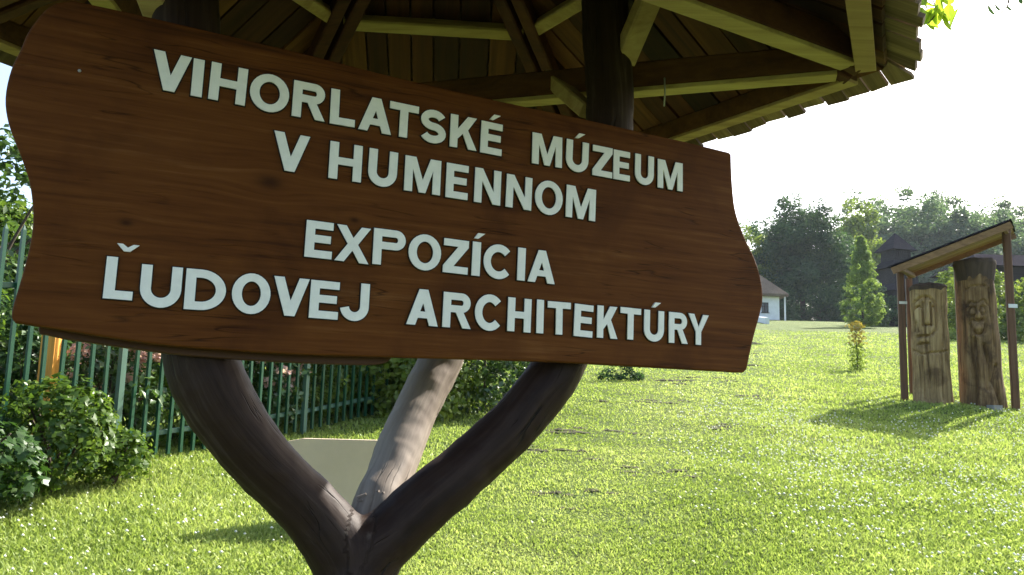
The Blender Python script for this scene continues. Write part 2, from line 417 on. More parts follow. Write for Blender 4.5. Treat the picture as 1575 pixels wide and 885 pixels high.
def build_grass():
    N = 500000
    u = RNG.random(N)
    y0, y1, p = 3.4, 46.0, .62                       # pdf of distance ~ y^(-p-...), denser near
    y = (y0 ** -p + u * (y1 ** -p - y0 ** -p)) ** (-1 / p)
    x = (RNG.random(N) * 2 - 1) * (.70 * y + .9)
    keep = RNG.random(N) < .25 + .75 * ledge_clear(x, y)
    x = x[keep]; y = y[keep]; N = len(x)
    z = hill(x, y)
    pt = patch(x, y) + .10 * np.sin(x * .45 + 2 * np.sin(y * .31)) * np.sin(y * .5 + .5)
    lush = np.clip((-x - .0 * y - .5) / 2, 0, 1) * .4 + np.clip((x - 2.5) / 2, 0, 1) * .25
    h = (.020 + .026 * RNG.random(N) ** 1.6) * (1 + .9 * lush) * (.8 + .5 * pt) * (1 + np.clip(y - 9, 0, 40) * .02)
    onp = np.exp(-((x - .62 - (y - 5.9) * .34) / (.6 + .06 * y)) ** 2) * (.55 + .45 * np.sin(y * 6.5 + 1.3 * np.sin(x * 2.1)) ** 2)
    h *= .85 * (1 - .5 * onp)
    wd = (.0030 + .0022 * RNG.random(N)) * np.maximum(1, y / 5.0) ** .85
    a = RNG.random(N) * 2 * np.pi
    cx, cy = np.cos(a), np.sin(a)
    la = RNG.random(N) * 2 * np.pi; ll = h * (.25 + .8 * RNG.random(N))
    lx, ly = np.cos(la) * ll, np.sin(la) * ll
    z0 = z - .004
    V = np.empty((N, 5, 3))
    V[:, 0] = np.stack([x - cx * wd, y - cy * wd, z0], -1); V[:, 1] = np.stack([x + cx * wd, y + cy * wd, z0], -1)
    V[:, 2] = np.stack([x + cx * wd * .8 + lx * .35, y + cy * wd * .8 + ly * .35, z0 + h * .62], -1)
    V[:, 3] = np.stack([x - cx * wd * .8 + lx * .35, y - cy * wd * .8 + ly * .35, z0 + h * .62], -1)
    V[:, 4] = np.stack([x + lx, y + ly, z0 + h], -1)
    b = (np.arange(N) * 5)[:, None]
    T = np.concatenate([b + [0, 1, 2], b + [0, 2, 3], b + [3, 2, 4]], 0)
    tint = np.clip(.46 + 1.25 * (pt - .5) + .42 * onp + RNG.normal(0, .13, N), 0, 1)
    o = link('grass', np_mesh('grass', V.reshape(-1, 3), T, np.repeat(tint, 5)), M['grass'])
    tag(o, 'short bright green lawn grass covering the slope', 'grass', kind='stuff')
    # broad clover leaves in the turf, and white clover heads
    N = 46000
    u = RNG.random(N); y = (3.4 ** -.5 + u * (22 ** -.5 - 3.4 ** -.5)) ** -2
    x = (RNG.random(N) * 2 - 1) * (.68 * y + .6)
    keep = RNG.random(N) < np.clip(.15 + .9 * (patch(x * .7 + 3, y * .7) - .35) + .5 * np.clip((x - 1.0) / 2, 0, 1), .05, 1)
    x = x[keep]; y = y[keep]; N = len(x)
    z = hill(x, y) + .012 + .03 * RNG.random(N)
    r = (.007 + .006 * RNG.random(N)) * np.maximum(1, y / 6) ** .7
    a = RNG.random(N) * 2 * np.pi
    tl = RNG.normal(0, .45, (N, 2))
    V = np.empty((N, 6, 3))
    for k in range(6):
        aa = a + k * np.pi / 3; rr = r * (1.0 if k % 2 == 0 else .55)
        dx, dy = np.cos(aa) * rr, np.sin(aa) * rr
        V[:, k] = np.stack([x + dx, y + dy, z + dx * tl[:, 0] + dy * tl[:, 1]], -1)
    b = (np.arange(N) * 6)[:, None]
    o = link('clover_leaves', np_mesh('clover_leaves', V.reshape(-1, 3), b + np.arange(6), np.repeat(np.clip(.62 + RNG.normal(0, .15, N), 0, 1), 6)), M['grass'])
    tag(o, 'low clover leaves mixed into the lawn grass', 'clover', kind='stuff')
    N = 17000
    u = RNG.random(N); y = 3.5 + 10.5 * u ** 1.1
    x = (RNG.random(N) * 2 - 1) * (.68 * y + .5)
    dens = np.clip((x - .05 * y - .9) / 1.6, 0, 1) * np.clip((12.5 - y) / 4, .05, 1) * (.2 + .9 * (patch(x * 1.3, y * 1.3) > .48)) + .16 * (x < -1.2) * (y < 7)
    keep = RNG.random(N) < dens
    x = x[keep]; y = y[keep]; N = len(x)
    z = hill(x, y) + .028 + .03 * RNG.random(N); r = (.0070 + .0050 * RNG.random(N)) * np.maximum(1, y / 9)
    oct_v = np.array([(1, 0, 0), (0, 1, 0), (-1, 0, 0), (0, -1, 0), (0, 0, .8), (0, 0, -.7)]); oct_f = np.array([(0, 1, 4), (1, 2, 4), (2, 3, 4), (3, 0, 4), (1, 0, 5), (2, 1, 5), (3, 2, 5), (0, 3, 5)])
    V = np.stack([x, y, z], -1)[:, None, :] + oct_v[None] * r[:, None, None]
    T = (np.arange(N) * 6)[:, None, None] + oct_f[None]
    o = link('clover_flowers', np_mesh('clover_flowers', V.reshape(-1, 3), T.reshape(-1, 3)), M['clover'])
    tag(o, 'small white clover heads scattered through the lawn', 'flowers', kind='stuff')
build_grass()

# ------------------------------------------------------------------ foliage
def leaves(C, sz, out=None, asp=.55, droop=.25, tint=None):
    """rhombic leaves (bent along the midrib) at points C with sizes sz; out = outward direction"""
    N = len(C)
    nrm = RNG.normal(0, 1, (N, 3))
    if out is not None: nrm = nrm * .75 + out * .8
    nrm[:, 2] += .45
    nrm /= np.linalg.norm(nrm, axis=1)[:, None] + 1e-9
    t = RNG.normal(0, 1, (N, 3)); t[:, 2] -= droop
    t -= nrm * (t * nrm).sum(1)[:, None]; t /= np.linalg.norm(t, axis=1)[:, None] + 1e-9
    s = np.cross(nrm, t)
    L = sz[:, None]
    V = np.empty((N, 4, 3))
    V[:, 0] = C - t * L * .5; V[:, 1] = C + s * L * asp * .5 + nrm * L * .10; V[:, 2] = C + t * L * .5; V[:, 3] = C - s * L * asp * .5 + nrm * L * .10
    b = (np.arange(N) * 4)[:, None]
    T = np.concatenate([b + [0, 1, 2], b + [0, 2, 3]], 0)
    if tint is None: tint = RNG.random(N)
    return V.reshape(-1, 3), T, np.repeat(np.clip(tint, 0, 1), 4)

def crown_points(n, shape, nclump, clump_r, hollow=.55):
    """leaf points in clumps through a crown; shape(k)-> clump centres (k,3) with outward vectors"""
    cc, co = shape(nclump)
    idx = RNG.integers(0, nclump, n)
    d = RNG.normal(0, 1, (n, 3)); d /= np.linalg.norm(d, axis=1)[:, None]
    r = clump_r * (hollow + (1 - hollow) * RNG.random(n)) * (RNG.random(nclump) * .7 + .65)[idx]
    d2 = d * np.array([1, 1, .75])
    P = cc[idx] + d2 * r[:, None]
    out = d * .6 + co[idx] * .6 + np.array([0, 0, .2])
    ct = (RNG.random(nclump) * .55 + .2)[idx]
    return P, out, ct + RNG.normal(0, .1, n)

def ellipsoid(c, rx, ry, rz, lob=.25, inner=.35, low=-.75):
    def f(k):
        d = RNG.normal(0, 1, (k * 3, 3)); d /= np.linalg.norm(d, axis=1)[:, None]
        d = d[d[:, 2] > low][:k]
        while len(d) < k:
            e = RNG.normal(0, 1, 3); e /= np.linalg.norm(e); d = np.vstack([d, e])
        ph = RNG.random(4) * 6.28
        lobe = 1 + lob * np.sin(d[:, 0] * 3.1 + ph[0]) * np.cos(d[:, 2] * 3.4 + ph[1]) + lob * .6 * np.sin(d[:, 1] * 4 + d[:, 2] * 3 + ph[2])
        rr = (inner + (1 - inner) * RNG.random(k) ** .45) * lobe
        return np.array(c) + d * rr[:, None] * np.array([rx, ry, rz]), d
    return f
def dome(c, rx, ry, h):
    """bush filled down to the ground"""
    def f(k):
        t = RNG.random(k) ** 1.35; a = RNG.random(k) * 2 * np.pi; ph = RNG.random(2) * 6.28
        rad = (1 - t ** 2.4) ** .5 * (.35 + .65 * RNG.random(k) ** .4) * (1 + .16 * np.sin(3 * a + ph[0]) * np.cos(5 * t + ph[1])) * (.92 + .08 * np.minimum(1, t * 4))
        d = np.stack([np.cos(a), np.sin(a), t * 1.2], -1)
        return np.array(c) + np.stack([np.cos(a) * rad * rx, np.sin(a) * rad * ry, .03 + t * h], -1), d / np.linalg.norm(d, axis=1)[:, None]
    return f
def cone(c, r, h, top=.06):
    def f(k):
        t = RNG.random(k) ** 1.35; a = RNG.random(k) * 2 * np.pi
        rad = r * ((1 - t) ** .8 * .92 + top * (1 - t)) * np.sqrt(.3 + .7 * RNG.random(k)) * (1 - .5 * np.exp(-t * 14))
        d = np.stack([np.cos(a), np.sin(a), np.full(k, .35)], -1)
        return np.array(c) + np.stack([np.cos(a) * rad, np.sin(a) * rad, t * h], -1), d / np.linalg.norm(d, axis=1)[:, None]
    return f

def limb_bundle(base, top, r0, targets, lean=.0):
    mb = MB(); base = Vector(base); top = Vector(top)
    pts = spline([base, base.lerp(top, .35) + Vector((random.uniform(-1, 1) * lean, random.uniform(-1, 1) * lean, 0)), base.lerp(top, .7), top], 4)
    k = len(pts); mb.tube(pts, [r0 * (1.25 if i == 0 else 1) * (1 - .8 * i / (k - 1)) for i in range(k)], 9)
    for t in targets:
        t = Vector(t); s = random.uniform(.35, .85); p = base.lerp(top, s)
        m = p.lerp(t, .5) + Vector((0, 0, .12 * (t - p).length))
        q = spline([p, m, t], 4); n = len(q)
        mb.tube(q, [r0 * .42 * (1 - s * .5) * (1 - .8 * i / (n - 1)) for i in range(n)], 6, cap=False)
    return mb

def tree(name, label, cat, x, y, h, rx, ry, base_h, lm, nleaf, lsz, nclump, cr, group=None, conical=False, trunk_r=None, lob=.25, asp=.6, z0=None, inner=.35):
    g = gz(x, y) if z0 is None else z0
    t = thing(name, label, cat, (x, y, g), 0, group)
    if conical: shp = cone((0, 0, base_h), rx, h - base_h)
    elif cat == 'shrub': shp = dome((0, 0, base_h), rx, ry, h - base_h)
    else: shp = ellipsoid((0, 0, (h + base_h) / 2), rx, ry, (h - base_h) / 2, lob, inner)
    P, out, tint = crown_points(nleaf, shp, nclump, cr)
    V, T, A = leaves(P, lsz * (.6 + .8 * RNG.random(nleaf)), out, asp, tint=tint)
    link('crown', np_mesh('crown', V, T, A), lm, t)
    cc, _ = shp(10)
    tr = trunk_r or h * .022
    mb = limb_bundle((0, 0, -.15), (0, 0, h * (.92 if conical else .72)), tr, [] if conical else [c for c in cc], h * .01)
    mb.build('trunk', M['bark'], t, True, world=False)
    return t

# big dark tree by the cottage and the trees round it
p = at(1236, 480, 92); tree('broadleaf_tree', 'large dark round-crowned tree right behind the whitewashed cottage', 'tree', p.x, 92, 15.6, 6.1, 5.5, -2.5, M['leaf_dark'], 60000, .31, 260, 1.25, lob=.08, inner=.05)
p = at(1150, 480, 96); tree('broadleaf_tree', 'bright yellow-green tree beside the right edge of the sign, behind the cottage', 'tree', p.x, 96, 12.0, 4.2, 4, 1.2, M['leaf_lime'], 16000, .34, 80, 1.2)
p = at(1165, 480, 118); tree('broadleaf_tree', 'bluish tree peeking over the left shoulder of the large dark tree', 'tree', p.x, 118, 18.5, 5.0, 4.5, 1, M['leaf_blue'], 14000, .42, 90, 1.4, lob=.08)
p = at(1347, 480, 64); tree('shrub', 'rounded light green bush hiding the left foot of the bell tower', 'shrub', p.x, 64, 3.6, 1.1, 1.1, 0, M['leaf_mid'], 6000, .15, 60, .35, trunk_r=.05)
p = at(1318, 480, 104); tree('broadleaf_tree', 'light green tree between the large dark tree and the bell tower', 'tree', p.x, 104, 16.0, 3.9, 4, 2.5, M['leaf_lime'], 16000, .36, 80, 1.2)
p = at(1328, 503, 58); tree('young_tree', 'young cone-shaped light green tree standing alone on the lawn', 'tree', p.x, 58, 6.6, 1.75, 1.75, .35, M['leaf_cone'], 17000, .16, 260, .27, conical=True, trunk_r=.09, asp=.5)
# distant wood
for i, (px, hh, wd, yy) in enumerate([(1335, 28.5, 5.2, 138), (1372, 31.0, 6.4, 146), (1418, 30.0, 6.2, 139), (1462, 31.0, 6.8, 150), (1508, 28.5, 6.0, 142), (1550, 29.5, 6.4, 147), (1596, 29, 6.5, 140),
                                      (1440, 24.0, 6.0, 126), (1492, 22.5, 5.6, 124), (1548, 22.5, 6, 128), (1398, 24.5, 5.6, 130), (1640, 28, 6.5, 143), (1356, 22, 5, 132)]):
    p = at(px, 480, yy)
    tree('broadleaf_tree', 'tall hazy blue-green tree in the distant wood above the carved log shelter', 'tree', p.x, yy, hh, wd, 5.5, 2, M['leaf_blue'], 15000, .52, 130, 1.5, 'trees of the distant wood', lob=.10, inner=.25)
# shrubs behind the bell tower and under the shelter
for px, yy, hh, rr, lm, lab in [(1508, 40, 3.4, 2.2, 'leaf_lime', 'bright green shrub seen through the shelter, between the two carved logs and right post'),
                                (1468, 44, 3.6, 1.6, 'leaf_lime', 'light green shrub glimpsed in the gap between the two carved logs'),
                                (1560, 41, 2.6, 2.0, 'leaf_mid', 'mid green shrub beside the right shelter post at the photo edge'),
                                (1376, 66, 2.2, 1.6, 'leaf_dark', 'low dark bush at the foot of the bell tower'),
                                (1600, 39, 3.2, 2.2, 'leaf_lime', 'bright shrub just beyond the right shelter post')]:
    p = at(px, 490, yy)
    tree('shrub', lab, 'shrub', p.x, yy, hh, rr, rr, .05, M[lm], 6000, .17, 60, .45, trunk_r=.05)
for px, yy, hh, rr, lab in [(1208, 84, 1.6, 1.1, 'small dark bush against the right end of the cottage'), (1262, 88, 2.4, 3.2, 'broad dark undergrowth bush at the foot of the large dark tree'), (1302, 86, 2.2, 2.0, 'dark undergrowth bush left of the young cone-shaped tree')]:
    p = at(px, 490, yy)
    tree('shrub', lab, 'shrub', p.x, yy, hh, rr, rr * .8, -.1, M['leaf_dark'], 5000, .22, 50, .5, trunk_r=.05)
# tree and tall bushes beyond the fence on the left
tree('broadleaf_tree', 'sunlit green tree beyond the fence at the left edge of the sign', 'tree', -7.2, 10.5, 2.45, 1.75, 1.6, .6, M['leaf_mid'], 15000, .10, 130, .36)
tree('broadleaf_tree', 'dark bushy tree low behind the green fence at far left', 'tree', -5.15, 7.6, 3.0, 1.1, 1.1, .2, M['leaf_mid'], 9000, .085, 90, .28)
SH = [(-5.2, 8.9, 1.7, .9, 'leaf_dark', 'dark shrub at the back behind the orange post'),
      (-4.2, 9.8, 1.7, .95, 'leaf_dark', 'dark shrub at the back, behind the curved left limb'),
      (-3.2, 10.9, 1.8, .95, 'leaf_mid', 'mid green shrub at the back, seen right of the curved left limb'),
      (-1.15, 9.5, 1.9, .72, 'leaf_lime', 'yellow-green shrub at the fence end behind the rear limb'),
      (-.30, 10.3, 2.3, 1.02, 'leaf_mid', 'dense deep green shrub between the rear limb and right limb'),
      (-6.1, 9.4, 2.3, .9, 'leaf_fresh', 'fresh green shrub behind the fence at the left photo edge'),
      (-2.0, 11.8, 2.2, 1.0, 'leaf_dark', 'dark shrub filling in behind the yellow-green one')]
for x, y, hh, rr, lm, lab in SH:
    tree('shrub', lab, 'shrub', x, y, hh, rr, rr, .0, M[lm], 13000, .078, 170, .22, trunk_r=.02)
FD = Vector((.46, .89, 0)).normalized(); FN = Vector((-.89, .46, 0)).normalized()
KIND = {'leaf_lime': 'yellow-green leafy shrub close behind the green picket fence', 'leaf_fresh': 'fresh green leafy shrub close behind the green picket fence', 'leaf_mid': 'mid green leafy shrub close behind the green picket fence', 'leaf_dark': 'dark green leafy shrub close behind the green picket fence'}
for k, (lm, hh) in enumerate([('leaf_mid', 1.5), ('leaf_fresh', 1.5), ('leaf_dark', 1.2), ('leaf_mid', 1.0), ('leaf_fresh', 1.15), ('leaf_mid', 1.1), ('leaf_fresh', 1.1), ('leaf_lime', 1.15), ('leaf_lime', 1.1), ('leaf_lime', 1.1), ('leaf_fresh', 1.2), ('leaf_lime', 1.2)]):
    if k in (3, 6): continue                             # the pink-flowered shrubs stand there
    q = Vector((-3.32, 5.5, 0)) + FD * (-.5 + .56 * k) + FN * (random.uniform(.95, 1.1) if k < 3 else random.uniform(.42, .62))
    tree('shrub', KIND[lm], 'shrub', q.x, q.y, hh, .42, .42, .0, M[lm], 4200, .06, 80, .13, 'shrubs along the back of the fence', trunk_r=.012)
p = at(955, 582, 14.5); tree('shrub', 'small dark bush low in the grass just below the sign board', 'shrub', p.x, 14.5, .40, .42, .3, 0, M['leaf_dark'], 1800, .05, 40, .09, trunk_r=.012)
# pink-flowering shrubs behind the fence
for (x, y, hh, rr, lab) in [(-3.22, 6.55, 1.12, .34, 'pink-flowered shrub behind the fence between orange post and left limb'), (-2.40, 8.05, 1.05, .34, 'pink-flowered shrub behind the fence just right of the left limb')]:
    t = tree('flowering_shrub', lab, 'shrub', x, y, hh, rr, rr, .15, M['leaf_mid'], 2600, .06, 60, .16, trunk_r=.02)
    shp = ellipsoid((0, 0, hh * .66), rr * 1.02, rr * 1.02, hh * .36, .2, .8)
    P, out, tn = crown_points(1000, shp, 30, .07)
    V, T, A = leaves(P, .03 + .03 * RNG.random(1000), out, .9, tint=tn)
    tag(link('blossom', np_mesh('blossom', V, T, A), M['flower_pink'], t), kind='stuff')
# sapling on the lawn
x, y = 7.8, 18.1
t = thing('sapling', 'thin knee-high sapling with reddish top leaves alone on the lawn', 'sapling', (x, y, gz(x, y)))
MB().tube([(0, 0, -.05), (.02, 0, .4), (-.01, .01, .75), (.02, 0, 1.0)], [.012, .010, .007, .004], 6).build('stem', M['bark'], t, True, world=False)
for nm, lo, hi, m_, n_, rr in (('upper_foliage', .62, 1.12, 'leaf_red', 420, .24), ('lower_foliage', .02, .62, 'leaf_lime', 520, .22)):
    zz = lo + (hi - lo) * RNG.random(n_); a = RNG.random(n_) * 6.28; r_ = rr * np.sqrt(RNG.random(n_)) * (1.1 - .35 * np.abs(zz - .5)) * (.5 + .5 * np.sin(zz * 23) ** 2)
    V, T, A = leaves(np.stack([np.cos(a) * r_, np.sin(a) * r_, zz], -1), .045 + .04 * RNG.random(n_), None, .5)
    link(nm, np_mesh(nm, V, T, A), M[m_], t)

# shrubs in front of the fence: the larger lobed leaves are pieces of their own
def lobed_leaf(L, seed):
    rn = random.Random(seed); v = [(0, 0, 0)]
    tips = [(-2.25, .62), (-1.15, .82), (0, 1.0), (1.15, .82), (2.25, .62)]
    for i, (a, r) in enumerate(tips):
        for da, k in ((-.32, .74), (0, 1), (.32, .74)):
            rr = r * k * L * rn.uniform(.9, 1.1); v.append((math.sin(a + da) * rr, math.cos(a + da) * rr, .12 * L * math.cos(2 * (a + da)) * k - .10 * L * k))
    f = [(0, i, i + 1) for i in range(1, len(v) - 1)]
    return pydata('leaf', v, f)
def lobed_shrub(label, x, y, h, rx, ry, lm, nbig, nsmall, L):
    g = gz(x, y); t = thing('broad_leaved_shrub', label, 'shrub', (x, y, g))
    mb = MB()
    for k in range(9):
        a = random.uniform(0, 6.28); q = Vector((math.cos(a) * rx * .7, math.sin(a) * ry * .7, h * random.uniform(.6, .95)))
        mb.tube(spline([(0, 0, -.03), q * .5 + Vector((0, 0, .08)), q], 4), [.012 * (1 - .08 * i) for i in range(9)], 5)
    mb.build('stem', M['bark'], t, True, world=False)
    P, out, tn = crown_points(nsmall, ellipsoid((0, 0, h * .48), rx, ry, h * .50, .2, .3), 60, .10)
    V, T, A = leaves(P, L * .8 * (.6 + .7 * RNG.random(nsmall)), out, .8, tint=tn)
    tag(link('inner_foliage', np_mesh('inner_foliage', V, T, A), M[lm], t), kind='stuff')
    prot = [lobed_leaf(L * s, i) for i, s in enumerate((.75, .95, 1.2))]
    for me in prot: me.materials.append(M[lm])
    for k in range(nbig):
        a = random.uniform(0, 6.28); e = math.asin(random.uniform(-.25, 1)); lo = 1 + .14 * math.sin(3 * a + x) * math.cos(2 * e)
        d = Vector((math.cos(a) * math.cos(e), math.sin(a) * math.cos(e), math.sin(e)))
        o = bpy.data.objects.new('leaf', random.choice(prot)); COL.objects.link(o); o.parent = t
        o.location = (d.x * rx * lo * 1.02, d.y * ry * lo * 1.02, h * .48 + d.z * h * .54 * lo)
        nrm = (d + Vector((random.gauss(0, .4), random.gauss(0, .4), .7 + random.gauss(0, .3)))).normalized()
        o.rotation_mode = 'QUATERNION'
        o.rotation_quaternion = nrm.to_track_quat('Z', 'Y') @ Matrix.Rotation(random.uniform(0, 6.28), 3, 'Z').to_quaternion()
    return t
lobed_shrub('dark glossy broad-leaved shrub at the left photo edge before the fence', -3.28, 4.85, .60, .55, .40, 'leaf_gloss', 280, 4200, .05)
lobed_shrub('lighter green upright broad-leaved shrub against the fence, right of the dark glossy one', -2.98, 5.45, .74, .36, .32, 'leaf_fresh', 260, 3600, .05)
lobed_shrub('low small-leaved shrub at the right foot of the front bushes', -2.74, 5.75, .38, .22, .20, 'leaf_fresh', 140, 1400, .042)

# ------------------------------------------------------------------ fence
fd = Vector((.46, .89, 0)).normalized(); fp = Vector((-3.32, 5.5, 0))
t0 = Vector((-3.32, 5.5, 0)) - fd * 2.4
fence = thing('metal_fence', 'green metal picket fence running back behind the left shrubs', 'fence', (t0.x, t0.y, gz(t0.x, t0.y)))
pk = MB().box((0, 0, .90), (.025, .025, 1.72)); pk.add([(-.011, -.011, 1.76), (.011, -.011, 1.76), (.011, .011, 1.76), (-.011, .011, 1.76), (0, 0, 1.80)], [(0, 1, 4), (1, 2, 4), (2, 3, 4), (3, 0, 4)])
pme = pk.mesh('picket'); pme.materials.append(M['green'])
frz = math.atan2(fd.y, fd.x)
s = -0.9; i = 0
ends = []
while s < 5.75:
    q = t0 + fd * (s + .9); z = gz(q.x, q.y)
    if i % 17 == 9:
        po = MB().box((q.x, q.y, z + .92), (.045, .045, 1.88), frz).build('post', M['pole'], fence)
    else:
        o = bpy.data.objects.new('picket', pme); COL.objects.link(o); o.parent = fence
        o.location = Vector((q.x, q.y, z)) - fence.location; o.rotation_euler = (random.gauss(0, .006), random.gauss(0, .006), frz)
    s += .122; i += 1
for hh in (.22, 1.38):
    mb = MB(); bk = Vector((-fd.y, fd.x, 0)) * .032
    for k in range(14):
        a = t0 + fd * (k * .475); b = t0 + fd * ((k + 1) * .475)
        mb.beam(Vector((a.x, a.y, gz(a.x, a.y) + hh)) + bk, Vector((b.x, b.y, gz(b.x, b.y) + hh)) + bk, .03, .04)
    mb.build('rail', M['pole'] if hh < .5 else M['green'], fence)
x, y = -3.46, 6.08
z = gz(x, y); t = thing('wooden_post', 'orange-stained wooden post standing behind the green fence', 'post', (x, y, z))
MB().box((0, 0, .67), (.105, .105, 1.4)).build('shaft', M['orange'], t, world=False)
mb = MB().box((0, 0, 1.385), (.13, .13, .03)); mb.build('post_cap', M['orange'], t, world=False)

# beige panel behind the fork
c = at(520, 676, 5.0); z = gz(c.x, c.y)
t = thing('information_panel', 'plain beige panel standing in the grass behind the forked trunk', 'panel', (c.x, c.y, z), .06)
ph = c.z - z
me = MB(); hw = .33
out = [(-hw, .10), (hw, .10), (hw, ph - .01), (hw - .03, ph), (-hw + .12, ph), (-hw + .03, ph - .018), (-hw, ph - .055)]
me.prism([(x_, 0, z_) for x_, z_ in out], (0, 1, 0), .045); me.build('panel_face', M['panel'], t, world=False)
for sx in (-.24, .24): MB().box((sx, .07, (ph - .1) / 2), (.045, .045, ph - .1 + .1)).build('leg', M['wire'], t, world=False)

# ------------------------------------------------------------------ roofed sign shelter
h0 = EYE + 1.05
HC = Vector((-.29, 2.36, 0)); HR = 1.41; PH = R(4)
def hexv(k, r, z): return Vector((HC.x + r * math.cos(PH + k * math.pi / 3), HC.y + r * math.sin(PH + k * math.pi / 3), z))
trunk_xy = at(545, 885, 2.22)
kiosk = thing('roofed_sign_post', 'forked dark tree trunk carrying a six-sided shingled wooden roof behind the sign', 'shelter', (trunk_xy.x, trunk_xy.y, gz(trunk_xy.x, trunk_xy.y)))
def limb(P, n=6):
    pts = spline([at(a, b, c) for a, b, c, r in P], n); rr = []
    for i in range(len(P) - 1):
        for k in range(n): rr.append(P[i][3] + (P[i + 1][3] - P[i][3]) * k / n)
    rr.append(P[-1][3]); return pts, rr
mb = MB(); AXES = []
# left limb, right limb, rear limb, trunk: (pixel, pixel, metres ahead, radius)
for P in ([(552, 905, 2.22, .098), (528, 850, 2.215, .094), (482, 790, 2.19, .082), (440, 745, 2.16, .079), (398, 702, 2.12, .081), (358, 652, 2.08, .086), (328, 600, 2.055, .090), (310, 548, 2.05, .092), (297, 440, 2.04, .090), (290, 250, 2.03, .086), (286, 60, 2.02, .086), (285, -70, 2.02, .083)],
          [(548, 905, 2.22, .098), (570, 852, 2.23, .09), (612, 812, 2.26, .082), (665, 764, 2.30, .080), (725, 714, 2.36, .079), (780, 664, 2.41, .078), (824, 612, 2.45, .080), (862, 555, 2.49, .083), (905, 440, 2.53, .085), (930, 300, 2.55, .083), (938, 170, 2.55, .080), (933, 60, 2.55, .079), (928, -60, 2.55, .078)],
          [(548, 830, 2.22, .06), (548, 870, 2.22, .100), (546, 905, 2.22, .108), (546, 1000, 2.22, .115), (548, 1180, 2.22, .128), (548, 1330, 2.22, .16)]):
    pts, rr = limb(P, 6); AXES.append(pts); mb.tube(pts, rr, 20)
tx = bpy.data.textures.new('lumps', 'CLOUDS'); tx.noise_scale = .16; tx.noise_depth = 3
tx2 = bpy.data.textures.new('fine_lumps', 'CLOUDS'); tx2.noise_scale = .045; tx2.noise_depth = 2
def grow(name, mb, matr, axes):
    """fuse the tubes into one skin of wood"""
    tmp = bpy.data.objects.new(name, mb.mesh(name, kiosk.location)); COL.objects.link(tmp)
    rm = tmp.modifiers.new('r', 'REMESH'); rm.mode = 'VOXEL'; rm.voxel_size = .011
    sm = tmp.modifiers.new('s', 'SMOOTH'); sm.iterations = 5; sm.factor = .6
    d2 = tmp.modifiers.new('d2', 'DISPLACE'); d2.texture = tx2; d2.strength = .005; d2.mid_level = .5; d2.texture_coords = 'LOCAL'
    dm = tmp.modifiers.new('d', 'DISPLACE'); dm.texture = tx; dm.strength = .013; dm.mid_level = .5; dm.texture_coords = 'LOCAL'
    me2 = bpy.data.meshes.new_from_object(tmp.evaluated_get(bpy.context.evaluated_depsgraph_get()))
    bpy.data.objects.remove(tmp); me2.name = name
    V = np.empty(len(me2.vertices) * 3, np.float32); me2.vertices.foreach_get('co', V); V = V.reshape(-1, 3) + np.array(kiosk.location, np.float32)
    best = np.full(len(V), 1e9, np.float32); G = np.zeros((len(V), 3), np.float32)
    for q, pts in enumerate(axes):
        Pn = np.array([tuple(p) for p in pts], np.float32); sl = np.concatenate([[0], np.cumsum(np.linalg.norm(np.diff(Pn, axis=0), axis=1))]).astype(np.float32)
        for k in range(len(Pn) - 1):
            d = Pn[k + 1] - Pn[k]; L2 = float(d @ d) + 1e-9; t = np.clip((V - Pn[k]) @ d / L2, 0, 1); o_ = V - Pn[k] - t[:, None] * d
            ds = (o_ ** 2).sum(1); hit = ds < best; best[hit] = ds[hit]
            u_ = d / math.sqrt(L2); x_ = np.cross(u_, np.array([.31, .9, .12], np.float32)); x_ /= np.linalg.norm(x_); y_ = np.cross(u_, x_)
            G[hit] = np.stack([o_ @ x_ + q * .37, o_ @ y_, sl[k] + t * math.sqrt(L2)], -1)[hit]
    ga = me2.attributes.new('grain', 'FLOAT_VECTOR', 'POINT'); ga.data.foreach_set('vector', np.ascontiguousarray(G).ravel())
    return link(name, me2, matr, kiosk, True)
grow('forked_trunk', mb, M['limb'], AXES)
mb = MB(); pts, rr = limb([(556, 870, 2.26, .08), (578, 790, 2.33, .075), (598, 735, 2.42, .072), (630, 655, 2.56, .072), (658, 595, 2.66, .073), (682, 545, 2.74, .074), (715, 430, 2.80, .075), (742, 300, 2.84, .074), (758, 172, 2.86, .073)]); mb.tube(pts, rr, 20)
tag(grow('rear_limb', mb, M['limb_grey'], [pts]), 'bare rear limb, paler grey with the sunlight put into its colour')
# torn bark at the crotch
mb = MB()
for k in range(22):
    u_ = random.random(); q = at(546 + 58 * u_, 769 - 14 * u_ + random.uniform(-4, 4), 2.275 + .05 * u_)
    mb.beam(q, q + Vector((random.uniform(.008, .032), random.uniform(-.012, .004), random.uniform(-.004, .012))), random.uniform(.004, .010), .005)
tag(mb.build('torn_bark', M['limb_grey'], kiosk), kind='stuff')

